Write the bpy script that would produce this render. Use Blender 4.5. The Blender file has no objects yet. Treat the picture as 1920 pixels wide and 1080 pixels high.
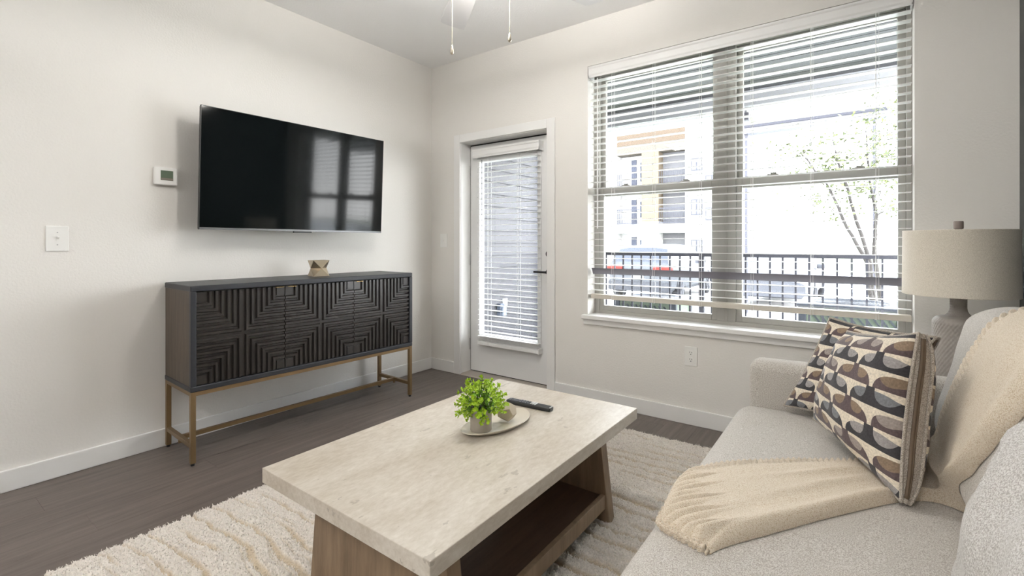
import bpy, bmesh, math, random
import numpy as np
from mathutils import Vector, Matrix, noise as mnoise
from mathutils.bvhtree import BVHTree

rnd = random.Random(7)
PI = math.pi
sc = bpy.context.scene
COL = sc.collection

def lin(c):
    c = c / 255.0
    return c / 12.92 if c <= 0.04045 else ((c + 0.055) / 1.055) ** 2.4
def rgb(r, g, b): return (lin(r), lin(g), lin(b), 1.0)

# ------------------------------------------------------------------ camera, world, light, exposure
cam_d = bpy.data.cameras.new('camera')
cam = bpy.data.objects.new('camera', cam_d); COL.objects.link(cam)
cam.location = (3.172, -3.088, 1.141)
cam.rotation_euler = (math.radians(90), 0, math.radians(36.14))
cam_d.sensor_width = 36.0; cam_d.lens = 890.0 / 1920.0 * 36.0
cam_d.shift_y = (457.0 - 540.0) / 1920.0
cam_d.clip_start = 0.02; cam_d.clip_end = 500
sc.camera = cam
vs = sc.view_settings
sc.display_settings.display_device = 'sRGB'
vs.view_transform = 'Standard'; vs.look = 'None'; vs.gamma = 1.0; vs.use_curve_mapping = False
vs.exposure = 0.5

SKY_STRENGTH = 17.0
FAN_LIGHT = 72.0
ADDED_UPLIGHT = 600.0
ADDED_FILL_W = 18.5

world = bpy.data.worlds.new('overcast_sky'); sc.world = world
world.use_nodes = True
wt = world.node_tree; wt.nodes.clear()
wo = wt.nodes.new('ShaderNodeOutputWorld'); bg = wt.nodes.new('ShaderNodeBackground')
tc = wt.nodes.new('ShaderNodeTexCoord'); sp = wt.nodes.new('ShaderNodeSeparateXYZ')
cr = wt.nodes.new('ShaderNodeValToRGB')
cr.color_ramp.elements[0].position = 0.0; cr.color_ramp.elements[0].color = (1.0, 1.0, 1.0, 1)
cr.color_ramp.elements[1].position = 0.8; cr.color_ramp.elements[1].color = (0.82, 0.90, 1.0, 1)
wt.links.new(tc.outputs['Generated'], sp.inputs[0]); wt.links.new(sp.outputs['Z'], cr.inputs[0])
wt.links.new(cr.outputs[0], bg.inputs['Color']); bg.inputs['Strength'].default_value = SKY_STRENGTH
wt.links.new(bg.outputs[0], wo.inputs[0])

# ------------------------------------------------------------------ mesh helpers
class MB:
    def __init__(s): s.v = []; s.f = []; s.m = []
    def add(s, vs_, fs, mi=0):
        o = len(s.v); s.v += [tuple(p) for p in vs_]
        for f in fs: s.f.append(tuple(i + o for i in f)); s.m.append(mi)
        return s
    def box(s, x0, x1, y0, y1, z0, z1, mi=0):
        return s.add([(x0,y0,z0),(x1,y0,z0),(x1,y1,z0),(x0,y1,z0),(x0,y0,z1),(x1,y0,z1),(x1,y1,z1),(x0,y1,z1)],
              [(3,2,1,0),(4,5,6,7),(0,1,5,4),(1,2,6,5),(2,3,7,6),(3,0,4,7)], mi)
    def prism(s, poly, axis, a, b, mi=0):
        # poly: 2-D points; axis: extrude axis
        def P(p, t): return {'x': (t, p[0], p[1]), 'y': (p[0], t, p[1]), 'z': (p[0], p[1], t)}[axis]
        n = len(poly); v = [P(p, a) for p in poly] + [P(p, b) for p in poly]
        f = [tuple(range(n))[::-1], tuple(range(n, 2*n))] + [(i, (i+1) % n, (i+1) % n + n, i + n) for i in range(n)]
        return s.add(v, f, mi)
    def tube(s, pts, rad, n=8, cap=True, mi=0):
        pts = [Vector(p) for p in pts]
        if not hasattr(rad, '__len__'): rad = [rad] * len(pts)
        vv = []; ff = []; ref = None
        for i, p in enumerate(pts):
            d = (pts[min(i+1, len(pts)-1)] - pts[max(i-1, 0)]).normalized()
            if ref is None: ref = d.orthogonal().normalized()
            ref = (ref - d * ref.dot(d)).normalized(); b = d.cross(ref)
            for k in range(n):
                a = 2*PI*k/n; vv.append(p + (ref*math.cos(a) + b*math.sin(a)) * rad[i])
        for i in range(len(pts)-1):
            for k in range(n):
                ff.append((i*n+k, i*n+(k+1) % n, (i+1)*n+(k+1) % n, (i+1)*n+k))
        if cap: ff.append(tuple(range(n))[::-1]); ff.append(tuple((len(pts)-1)*n+k for k in range(n)))
        return s.add(vv, ff, mi)
    def lathe(s, prof, n=32, c=(0,0), mi=0, fn=None):
        vv = []; ff = []
        for i, (r, z) in enumerate(prof):
            for k in range(n):
                a = 2*PI*k/n; rr = r if fn is None else fn(r, z, a)
                vv.append((c[0]+rr*math.cos(a), c[1]+rr*math.sin(a), z))
        for i in range(len(prof)-1):
            for k in range(n): ff.append((i*n+k, i*n+(k+1) % n, (i+1)*n+(k+1) % n, (i+1)*n+k))
        ff.append(tuple(range(n))[::-1]); ff.append(tuple((len(prof)-1)*n+k for k in range(n)))
        return s.add(vv, ff, mi)
    def rbox(s, c, h, r, m=3, seg=(4,4,4), mi=0, fn=None):
        # rounded box, half sizes h, edge radius r, optional deform fn(local p, half sizes)->p
        ax = []
        for a in range(3):
            e = [-h[a] + r*(1-math.cos(k*PI/2/m)) for k in range(m+1)] if True else []
            mid = list(np.linspace(-h[a]+r, h[a]-r, seg[a]+1))[1:-1]
            ax.append(e + mid + [-q for q in e[::-1]])
        verts = {}; vv = []; ff = []
        def V(p):
            key = (round(p[0],6), round(p[1],6), round(p[2],6))
            if key in verts: return verts[key]
            q = [max(-h[a]+r, min(h[a]-r, p[a])) for a in range(3)]
            d = Vector([p[a]-q[a] for a in range(3)])
            if d.length > 1e-9: d = d.normalized()*r
            w = Vector(q)+d
            if fn: w = Vector(fn(w, h))
            vv.append((w[0]+c[0], w[1]+c[1], w[2]+c[2])); verts[key] = len(vv)-1
            return verts[key]
        for a in range(3):
            b, d = (a+1) % 3, (a+2) % 3
            for sg in (-1, 1):
                for i in range(len(ax[b])-1):
                    for j in range(len(ax[d])-1):
                        q = []
                        for (ii, jj) in ((i,j),(i+1,j),(i+1,j+1),(i,j+1)):
                            p = [0,0,0]; p[a] = sg*h[a]; p[b] = ax[b][ii]; p[d] = ax[d][jj]; q.append(V(p))
                        if sg < 0: q = q[::-1]
                        if len(set(q)) >= 3: ff.append(tuple(dict.fromkeys(q)))
        return s.add(vv, ff, mi)
    def xform(s, M):
        s.v = [tuple(M @ Vector(p)) for p in s.v]; return s
    def mesh(s, name, mats):
        me = bpy.data.meshes.new(name); me.from_pydata(s.v, [], s.f)
        for mm in (mats if isinstance(mats, (list, tuple)) else [mats]): me.materials.append(mm)
        if any(s.m): me.polygons.foreach_set('material_index', s.m)
        me.update(); return me

def base_inv(par):
    return (Matrix.Translation(par.location) @ Matrix.Rotation(par.rotation_euler[2], 4, 'Z')).inverted()

def obj(name, mb, m, parent=None, smooth=None, bevel=0, seg=2, world=True):
    """link mb as one object; geometry is in world space unless world=False (then local to parent)"""
    me = mb if isinstance(mb, bpy.types.Mesh) else mb.mesh(name, m)
    o = bpy.data.objects.new(name, me); COL.objects.link(o)
    if smooth is not None:
        me.polygons.foreach_set('use_smooth', [True]*len(me.polygons))
        if smooth < 179: me.set_sharp_from_angle(angle=math.radians(smooth))
    if bevel:
        bm_ = o.modifiers.new('bevel', 'BEVEL'); bm_.width = bevel; bm_.segments = seg; bm_.limit_method = 'ANGLE'; bm_.angle_limit = math.radians(40)
    if parent is not None:
        o.parent = parent
        if world:
            inv = Matrix.Identity(4); p = parent; chain = []
            while p is not None: chain.append(p); p = p.parent
            for p in chain[::-1]:
                if p.type == 'EMPTY': inv = base_inv(p)
            o.matrix_parent_inverse = inv if parent.type == 'EMPTY' else Matrix.Identity(4)
    return o
def tag(o, label=None, cat=None, group=None, kind=None):
    if label: o['label'] = label
    if cat: o['category'] = cat
    if group: o['group'] = group
    if kind: o['kind'] = kind
    return o
def thing(name, label=None, cat=None, loc=(0,0,0), rz=0, group=None, kind=None):
    o = bpy.data.objects.new(name, None); COL.objects.link(o)
    o.location = loc; o.rotation_euler = (0,0,rz); o.empty_display_size = 0.05
    return tag(o, label, cat, group, kind)
def struct(name, mb, m, label=None, **k):
    return tag(obj(name, mb, m, **k), label, None, None, 'structure')
def copy_tree(o, parent=None):
    c = o.copy(); COL.objects.link(c)
    if parent is not None: c.parent = parent; c.matrix_parent_inverse = o.matrix_parent_inverse.copy()
    for ch in list(o.children): copy_tree(ch, c)
    return c

def vnoise(x, y, seed, per=512):
    r = np.random.RandomState(seed).rand(per, per)
    xi = np.floor(x).astype(int); yi = np.floor(y).astype(int); fx = x-xi; fy = y-yi
    fx = fx*fx*(3-2*fx); fy = fy*fy*(3-2*fy)
    g = lambda a, b: r[a % per, b % per]
    return (g(xi,yi)*(1-fx)+g(xi+1,yi)*fx)*(1-fy) + (g(xi,yi+1)*(1-fx)+g(xi+1,yi+1)*fx)*fy

# ------------------------------------------------------------------ material helpers
class E_:
    """tiny expression builder over Math nodes"""
    def __init__(s, nt, sock): s.nt = nt; s.s = sock
    def _op(s, op, b=None, c=None):
        n = s.nt.nodes.new('ShaderNodeMath'); n.operation = op
        for i, q in enumerate((s, b, c)):
            if q is None: continue
            if isinstance(q, E_): s.nt.links.new(q.s, n.inputs[i])
            else: n.inputs[i].default_value = q
        return E_(s.nt, n.outputs[0])
    def __add__(s, b): return s._op('ADD', b)
    def __sub__(s, b): return s._op('SUBTRACT', b)
    def __mul__(s, b): return s._op('MULTIPLY', b)
    def __truediv__(s, b): return s._op('DIVIDE', b)
    def floor(s): return s._op('FLOOR')
    def frac(s): return s._op('FRACT')
    def abs(s): return s._op('ABSOLUTE')
    def mod(s, b): return s._op('FLOORED_MODULO', b)
    def gt(s, b): return s._op('GREATER_THAN', b)
    def lt(s, b): return s._op('LESS_THAN', b)
    def max(s, b): return s._op('MAXIMUM', b)
    def min(s, b): return s._op('MINIMUM', b)
    def pow(s, b): return s._op('POWER', b)
    def sin(s): return s._op('SINE')
    def inv(s): return (s * -1.0) + 1.0

def mat(name, col, rough=0.6, metal=0.0, spec=0.5, bump=0.0, bscale=60.0, bdetail=3.0, bdist=0.002, var=0.0, vscale=6.0, vstretch=(1,1,1), emit=None, coat=0.0, sheen=0.0, trans=0.0, objrand=0.0):
    m = bpy.data.materials.new(name); m.use_nodes = True
    nt = m.node_tree; p = nt.nodes['Principled BSDF']
    p.inputs['Base Color'].default_value = col; p.inputs['Roughness'].default_value = rough
    p.inputs['Metallic'].default_value = metal; p.inputs['Specular IOR Level'].default_value = spec
    if coat: p.inputs['Coat Weight'].default_value = coat
    if sheen: p.inputs['Sheen Weight'].default_value = sheen
    if trans: p.inputs['Transmission Weight'].default_value = trans
    if emit: p.inputs['Emission Color'].default_value = emit[0]; p.inputs['Emission Strength'].default_value = emit[1]
    tcn = nt.nodes.new('ShaderNodeTexCoord')
    if bump:
        n = nt.nodes.new('ShaderNodeTexNoise'); n.inputs['Scale'].default_value = bscale; n.inputs['Detail'].default_value = bdetail
        b = nt.nodes.new('ShaderNodeBump'); b.inputs['Strength'].default_value = bump; b.inputs['Distance'].default_value = bdist
        nt.links.new(tcn.outputs['Object'], n.inputs['Vector']); nt.links.new(n.outputs['Fac'], b.inputs['Height']); nt.links.new(b.outputs[0], p.inputs['Normal'])
    if var or objrand:
        mp = nt.nodes.new('ShaderNodeMapping'); mp.inputs['Scale'].default_value = vstretch
        n = nt.nodes.new('ShaderNodeTexNoise'); n.inputs['Scale'].default_value = vscale; n.inputs['Detail'].default_value = 6; n.inputs['Roughness'].default_value = 0.65
        nt.links.new(tcn.outputs['Object'], mp.inputs['Vector']); nt.links.new(mp.outputs[0], n.inputs['Vector'])
        f = (E_(nt, n.outputs['Fac']) - 0.5) * (2*var) + 1.0
        if objrand:
            oi = nt.nodes.new('ShaderNodeObjectInfo')
            f = f * ((E_(nt, oi.outputs['Random']) - 0.5) * (2*objrand) + 1.0)
        mx = nt.nodes.new('ShaderNodeVectorMath'); mx.operation = 'SCALE'; mx.inputs[0].default_value = col[:3]
        nt.links.new(f.s, mx.inputs['Scale']); nt.links.new(mx.outputs[0], p.inputs['Base Color'])
    return m

def ramp_mat(name, c0, c1, rough, stretch, scale, detail=8, lo=0.35, hi=0.65, objrand=0.0, bump=0.0, spec=0.5, bdist=0.001, dist=0.0):
    """wood / stone: noise stretched along one axis between two colours"""
    m = bpy.data.materials.new(name); m.use_nodes = True; nt = m.node_tree; p = nt.nodes['Principled BSDF']
    p.inputs['Roughness'].default_value = rough; p.inputs['Specular IOR Level'].default_value = spec
    t = nt.nodes.new('ShaderNodeTexCoord'); mp = nt.nodes.new('ShaderNodeMapping'); mp.inputs['Scale'].default_value = stretch
    nt.links.new(t.outputs['Object'], mp.inputs['Vector'])
    n = nt.nodes.new('ShaderNodeTexNoise'); n.inputs['Scale'].default_value = scale; n.inputs['Detail'].default_value = detail; n.inputs['Roughness'].default_value = 0.7; n.inputs['Distortion'].default_value = dist
    if objrand:
        oi = nt.nodes.new('ShaderNodeObjectInfo'); ad = nt.nodes.new('ShaderNodeVectorMath'); ad.operation = 'ADD'
        ml = (E_(nt, oi.outputs['Random']) * 37.0); cb = nt.nodes.new('ShaderNodeCombineXYZ')
        nt.links.new(ml.s, cb.inputs[0]); nt.links.new(ml.s, cb.inputs[1]); nt.links.new(mp.outputs[0], ad.inputs[0]); nt.links.new(cb.outputs[0], ad.inputs[1]); nt.links.new(ad.outputs[0], n.inputs['Vector'])
    else: nt.links.new(mp.outputs[0], n.inputs['Vector'])
    r = nt.nodes.new('ShaderNodeValToRGB'); r.color_ramp.elements[0].position = lo; r.color_ramp.elements[1].position = hi
    r.color_ramp.elements[0].color = c0; r.color_ramp.elements[1].color = c1
    nt.links.new(n.outputs['Fac'], r.inputs[0]); out = r.outputs[0]
    if objrand:
        f = (E_(nt, oi.outputs['Random']) - 0.5) * (2*objrand) + 1.0
        mx = nt.nodes.new('ShaderNodeVectorMath'); mx.operation = 'SCALE'; nt.links.new(out, mx.inputs[0]); nt.links.new(f.s, mx.inputs['Scale']); out = mx.outputs[0]
    nt.links.new(out, p.inputs['Base Color'])
    if bump:
        b = nt.nodes.new('ShaderNodeBump'); b.inputs['Strength'].default_value = bump; b.inputs['Distance'].default_value = bdist
        nt.links.new(n.outputs['Fac'], b.inputs['Height']); nt.links.new(b.outputs[0], p.inputs['Normal'])
    return m

def weave_mat(name, c0, c1, scale, rough=0.9, bdist=0.0015, strength=0.8, sheen=0.2, lo=0.38, hi=0.6):
    """cloth: cell noise for yarn slubs, colour and relief"""
    m = bpy.data.materials.new(name); m.use_nodes = True; nt = m.node_tree; p = nt.nodes['Principled BSDF']
    p.inputs['Roughness'].default_value = rough; p.inputs['Specular IOR Level'].default_value = 0.2; p.inputs['Sheen Weight'].default_value = sheen
    t = nt.nodes.new('ShaderNodeTexCoord')
    n = nt.nodes.new('ShaderNodeTexNoise'); n.inputs['Scale'].default_value = scale; n.inputs['Detail'].default_value = 2; n.inputs['Roughness'].default_value = 0.6
    nt.links.new(t.outputs['Object'], n.inputs['Vector'])
    w = nt.nodes.new('ShaderNodeTexVoronoi'); w.inputs['Scale'].default_value = scale*1.3; nt.links.new(t.outputs['Object'], w.inputs['Vector'])
    r = nt.nodes.new('ShaderNodeValToRGB'); r.color_ramp.elements[0].position = lo; r.color_ramp.elements[1].position = hi
    r.color_ramp.elements[0].color = c0; r.color_ramp.elements[1].color = c1
    nt.links.new(n.outputs['Fac'], r.inputs[0]); nt.links.new(r.outputs[0], p.inputs['Base Color'])
    h = E_(nt, n.outputs['Fac']) + (E_(nt, w.outputs['Distance']) * -0.7)
    b = nt.nodes.new('ShaderNodeBump'); b.inputs['Strength'].default_value = strength; b.inputs['Distance'].default_value = bdist
    nt.links.new(h.s, b.inputs['Height']); nt.links.new(b.outputs[0], p.inputs['Normal'])
    return m

def glass_mat(name, tint=(1,1,1,1), refl=1.0):
    m = bpy.data.materials.new(name); m.use_nodes = True; nt = m.node_tree; nt.nodes.clear()
    o = nt.nodes.new('ShaderNodeOutputMaterial'); mx = nt.nodes.new('ShaderNodeMixShader'); tr = nt.nodes.new('ShaderNodeBsdfTransparent'); gl = nt.nodes.new('ShaderNodeBsdfGlossy'); fr = nt.nodes.new('ShaderNodeFresnel')
    ge = nt.nodes.new('ShaderNodeNewGeometry'); io = (E_(nt, ge.outputs['Backfacing']) * (1/1.45-1.45)) + 1.45; nt.links.new(io.s, fr.inputs['IOR']); gl.inputs['Roughness'].default_value = 0.01; tr.inputs['Color'].default_value = tint
    f = E_(nt, fr.outputs[0]) * refl
    nt.links.new(f.s, mx.inputs[0]); nt.links.new(tr.outputs[0], mx.inputs[1]); nt.links.new(gl.outputs[0], mx.inputs[2]); nt.links.new(mx.outputs[0], o.inputs[0])
    return m

def wall_mat(name, col, rough=0.75):
    m = mat(name, col, rough, spec=0.25, bump=0.55, bscale=95, bdetail=2, bdist=0.0022)
    return m

M = {}
M['wall'] = wall_mat('cream_wall_paint', (0.785, 0.765, 0.73, 1))
M['dark_wall'] = wall_mat('charcoal_wall_paint', rgb(82, 84, 83))
M['ceiling'] = wall_mat('ceiling_paint', (0.93, 0.93, 0.93, 1))
M['trim'] = mat('white_trim_paint', (0.82, 0.815, 0.80, 1), 0.35, spec=0.4)
M['door'] = mat('white_door_paint', (0.78, 0.78, 0.775, 1), 0.32, spec=0.4)
M['black'] = mat('black_rubber', rgb(22, 22, 24), 0.5)
M['black_metal'] = mat('black_metal', rgb(26, 26, 28), 0.4, metal=0.3)
M['plank'] = ramp_mat('grey_brown_vinyl', rgb(82, 74, 69), rgb(112, 103, 97), 0.42, (26, 1.6, 1), 1.4, objrand=0.07, bump=0.15, lo=0.3, hi=0.7, spec=0.35, dist=0.6)
M['joint'] = mat('floor_joint', rgb(80, 73, 68), 0.7)
M['frame'] = mat('clay_window_vinyl', rgb(166, 164, 158), 0.4, spec=0.4)
M['glass'] = glass_mat('window_glass', (0.97, 0.975, 0.975, 1))
M['blind'] = mat('white_faux_wood', (0.84, 0.84, 0.83, 1), 0.35, spec=0.45, bump=0.08, bscale=30)
M['shade_painted_slat'] = mat('white_slat_painted_shade', rgb(118, 116, 124), 0.5)  # white slat like the rest; its backlit shade is painted into the colour
M['rail_shade_tint'] = mat('white_rail_painted_shade', rgb(206, 200, 189), 0.4)  # the rail is white; tan shading on its face is put into the colour
M['cord'] = mat('white_cord', (0.85, 0.85, 0.84, 1), 0.7)
M['plastic'] = mat('white_plastic', (0.84, 0.835, 0.81, 1), 0.35)
M['lcd'] = mat('green_grey_lcd', rgb(88, 102, 84), 0.2)
M['lcd_text'] = mat('lcd_segments', rgb(58, 66, 58), 0.3)
M['screw'] = mat('steel', (0.55, 0.55, 0.55, 1), 0.35, metal=0.9)

# ------------------------------------------------------------------ room shell
CH = 2.749; XR = 3.76; YB = -7.6
WX0, WX1, WZ0, WZ1 = 1.593, 3.396, 0.600, 2.42
DX0, DX1, DZ1 = 0.352, 1.266, 2.032

mb = MB()
mb.box(-0.16, DX0, 0, 0.2, -0.1, CH+0.1).box(DX0, DX1, 0, 0.2, DZ1, CH+0.1).box(DX1, WX0, 0, 0.2, -0.1, CH+0.1)
mb.box(WX0, WX1, 0, 0.2, -0.1, WZ0).box(WX0, WX1, 0, 0.2, WZ1, CH+0.1).box(WX1, XR+0.16, 0, 0.2, -0.1, CH+0.1)
mb.box(DX0, DX1, 0.0, 0.2, -0.1, -0.004)
wb = struct('wall_back', mb, M['wall'], 'cream textured wall with the door and wide window')
struct('wall_left', MB().box(-0.16, 0, YB, 0, -0.1, CH+0.1), M['wall'], 'cream textured wall behind the television')
struct('wall_right', MB().box(XR, XR+0.16, YB, 0, -0.1, CH+0.1), M['dark_wall'], 'dark charcoal painted wall at the right edge')
struct('wall_rear', MB().box(-0.16, XR+0.16, YB-0.16, YB, -0.1, CH+0.1), M['wall'])
struct('ceiling', MB().box(-0.16, XR+0.16, YB-0.16, 0.2, CH, CH+0.12), M['ceiling'], 'white ceiling')

fl = struct('floor', MB().box(-0.16, XR+0.16, YB-0.16, 0.0, -0.1, -0.003), M['joint'], 'grey brown vinyl plank floor')
pw, pl = 0.182, 1.22
mesh_cache = {}
for i in range(int(XR/pw)+1):
    x0 = i*pw; x1 = min(x0+pw, XR-0.002)
    y = -0.004 + 0.0 - (rnd.random()*pl)
    ys = [0.0]
    while y > -5.2: ys.append(y); y -= pl
    ys.append(-5.2)
    for a, b in zip(ys[:-1], ys[1:]):
        g = 0.0004
        m_ = MB().box(x0+g, x1-g, b+g, a-g, -0.003, 0.0)
        obj('plank', m_, M['plank'], fl)
obj('rear_floor_boards', MB().box(0, XR, YB, -5.2, -0.003, 0.0), M['plank'], fl)['kind'] = 'stuff'

BB = 0.1
def bboard(name, x0, x1, y0, y1, label):
    return struct(name, MB().box(x0, x1, y0, y1, 0, BB), M['trim'], label, bevel=0.004)
bboard('baseboard_left', 0, 0.015, YB, 0, 'white baseboard along the television wall')
bbk = struct('baseboard_back', MB().box(0.015, 0.293, -0.015, 0, 0, BB).box(1.325, XR, -0.015, 0, 0, BB), M['trim'], 'white baseboard under the window and beside the door', bevel=0.004)
bboard('baseboard_right', XR-0.015, XR, YB, -0.015, 'white baseboard along the dark wall')

# door casing and jamb
mb = MB()
mb.box(0.293, 0.363, -0.016, 0, 0, 2.092).box(1.254, 1.324, -0.016, 0, 0, 2.092).box(0.363, 1.254, -0.016, 0, 2.022, 2.092)
struct('trim_1', mb, M['trim'], 'white flat casing around the patio door', bevel=0.003)
mb = MB().box(DX0, 0.368, -0.003, 0.2, 0, 2.032).box(1.25, DX1, -0.003, 0.2, 0, 2.032).box(0.368, 1.25, -0.003, 0.2, 2.018, 2.032)
struct('trim_2', mb, M['trim'], 'white door jamb lining the doorway')

d1 = thing('door_1', 'white patio door with one tall glass lite and mounted blind', None, (0.81, 0.14, 0), kind='structure')
DY = 0.118
GX0, GX1, GZ0, GZ1 = 0.47, 1.105, 0.335, 1.87
mb = MB()
mb.box(0.376, GX0, DY, DY+0.045, 0.02, 2.006).box(GX1, 1.246, DY, DY+0.045, 0.02, 2.006).box(GX0, GX1, DY, DY+0.045, 0.02, GZ0).box(GX0, GX1, DY, DY+0.045, GZ1, 2.006)
obj('door_slab', mb, M['door'], d1)
mb = MB()
fw_ = 0.035
for (a, b, c, d) in ((GX0-0.02, GX0+fw_-0.02, GZ0-0.02, GZ1+0.02), (GX1+0.02-fw_, GX1+0.02, GZ0-0.02, GZ1+0.02), (GX0+fw_-0.02, GX1-fw_+0.02, GZ0-0.02, GZ0+fw_-0.02), (GX0+fw_-0.02, GX1-fw_+0.02, GZ1+0.02-fw_, GZ1+0.02)):
    mb.box(a, b, DY-0.012, DY+0.057, c, d)
gf = obj('glass_frame', mb, M['door'], d1, bevel=0.004)
obj('glass_pane', MB().box(GX0+0.012, GX1-0.012, DY+0.02, DY+0.024, GZ0+0.012, GZ1-0.012), M['glass'], gf, world=False)
gf.children[0].matrix_parent_inverse = Matrix.Identity(4)
for zz in np.linspace(GZ0+0.1, GZ1-0.1, 7):
    for xx in (GX0-0.004, GX1+0.004):
        obj('screw_plug', MB().tube([(xx, DY-0.0125, zz), (xx, DY-0.0135, zz)], 0.004, 8), M['screw'], gf)
for xx in np.linspace(GX0+0.1, GX1-0.1, 3):
    obj('screw_plug', MB().tube([(xx, DY-0.0125, GZ0-0.003), (xx, DY-0.0135, GZ0-0.003)], 0.004, 8), M['screw'], gf)
obj('weatherstrip', MB().box(0.368, 0.376, DY+0.006, DY+0.03, 0.0, 2.018).box(1.246, 1.25, DY+0.006, DY+0.03, 0.0, 2.018).box(0.368, 1.25, DY+0.006, DY+0.03, 2.006, 2.018).box(0.376, 1.246, DY+0.006, DY+0.03, 0.012, 0.02), M['black'], d1)
lv = obj('lever_handle', MB().tube([(1.2, DY, 0.917), (1.2, DY-0.05, 0.917), (1.19, DY-0.055, 0.917), (1.085, DY-0.055, 0.917)], [0.011, 0.011, 0.009, 0.008], 10), M['black_metal'], d1, smooth=40)
obj('handle_rose', MB().tube([(1.2, DY, 0.917), (1.2, DY-0.01, 0.917)], 0.03, 20), M['black_metal'], d1, smooth=40)
obj('deadbolt', MB().tube([(1.2, DY, 1.06), (1.2, DY-0.016, 1.06)], 0.028, 20).box(1.195, 1.205, DY-0.035, DY-0.016, 1.045, 1.075), M['black_metal'], d1, smooth=40)
for zz in (0.25, 1.0, 1.78):
    obj('hinge', MB().tube([(0.372, DY-0.006, zz-0.05), (0.372, DY-0.006, zz+0.05)], 0.0055, 8), M['screw'], d1, smooth=40)
obj('threshold', MB().prism([(-0.012, 0.0), (0.0, 0.012), (0.2, 0.012), (0.2, -0.06), (0.0, -0.06), (0.0, 0.0)], 'x', 0.368, 1.25), mat('threshold_metal', rgb(176, 168, 158), 0.5, metal=0.2), d1)

# window unit
w1 = thing('window_1', 'clay framed pair of double hung windows with a middle mullion', None, (2.49, 0.14, 0.62), kind='structure')
FY0, FY1 = 0.11, 0.185
mb = MB()
mb.box(WX0, 1.632, FY0, FY1, 0.63, WZ1).box(3.372, WX1, FY0, FY1, 0.63, WZ1).box(1.632, 3.372, FY0, FY1, 2.378, WZ1).box(1.632, 3.372, FY0, FY1, 0.63, 0.655)
obj('window_frame', mb, M['frame'], w1, bevel=0.003)
mull = obj('mullion', MB().box(2.447, 2.557, FY0-0.004, FY1, 0.655, 2.378).box(2.495, 2.509, FY0-0.010, FY0-0.004, 0.655, 2.378), M['frame'], w1, bevel=0.002)
for (a, b) in ((1.632, 2.447), (2.557, 3.372)):
    for (z0, z1, y0, y1, nm) in ((1.488, 2.378, 0.148, 0.178, 'upper_sash'), (0.655, 1.552, 0.116, 0.146, 'lower_sash')):
        s = 0.034; tb = 0.036 if nm == 'lower_sash' else 0.05; tt = 0.05 if nm == 'lower_sash' else 0.04
        mb = MB().box(a, a+s, y0, y1, z0, z1).box(b-s, b, y0, y1, z0, z1).box(a+s, b-s, y0, y1, z0, z0+tb).box(a+s, b-s, y0, y1, z1-tt, z1)
        sa = obj(nm, mb, M['frame'], w1, bevel=0.003)
        g = obj('glass_pane', MB().box(a+s-0.004, b-s+0.004, (y0+y1)/2-0.002, (y0+y1)/2+0.002, z0+tb-0.004, z1-tt+0.004), M['glass'], sa)
        if nm == 'lower_sash':
            for xx in (a+0.2, b-0.2):
                obj('sash_lock', MB().box(xx-0.03, xx+0.03, 0.118, 0.14, 1.552, 1.560).box(xx-0.012, xx+0.02, 0.112, 0.136, 1.560, 1.568), M['frame'], sa, bevel=0.003)
# stool and apron
mb = MB().box(1.56, 3.43, -0.042, 0.0, 0.603, 0.632).box(WX0, WX1, 0.0, 0.112, 0.603, 0.632)
struct('trim_3', mb, M['trim'], 'white window stool below the blind', bevel=0.005)
struct('trim_4', MB().box(1.566, 3.424, -0.018, 0.0, 0.563, 0.603), M['trim'], 'white apron board under the window stool', bevel=0.004)

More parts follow.
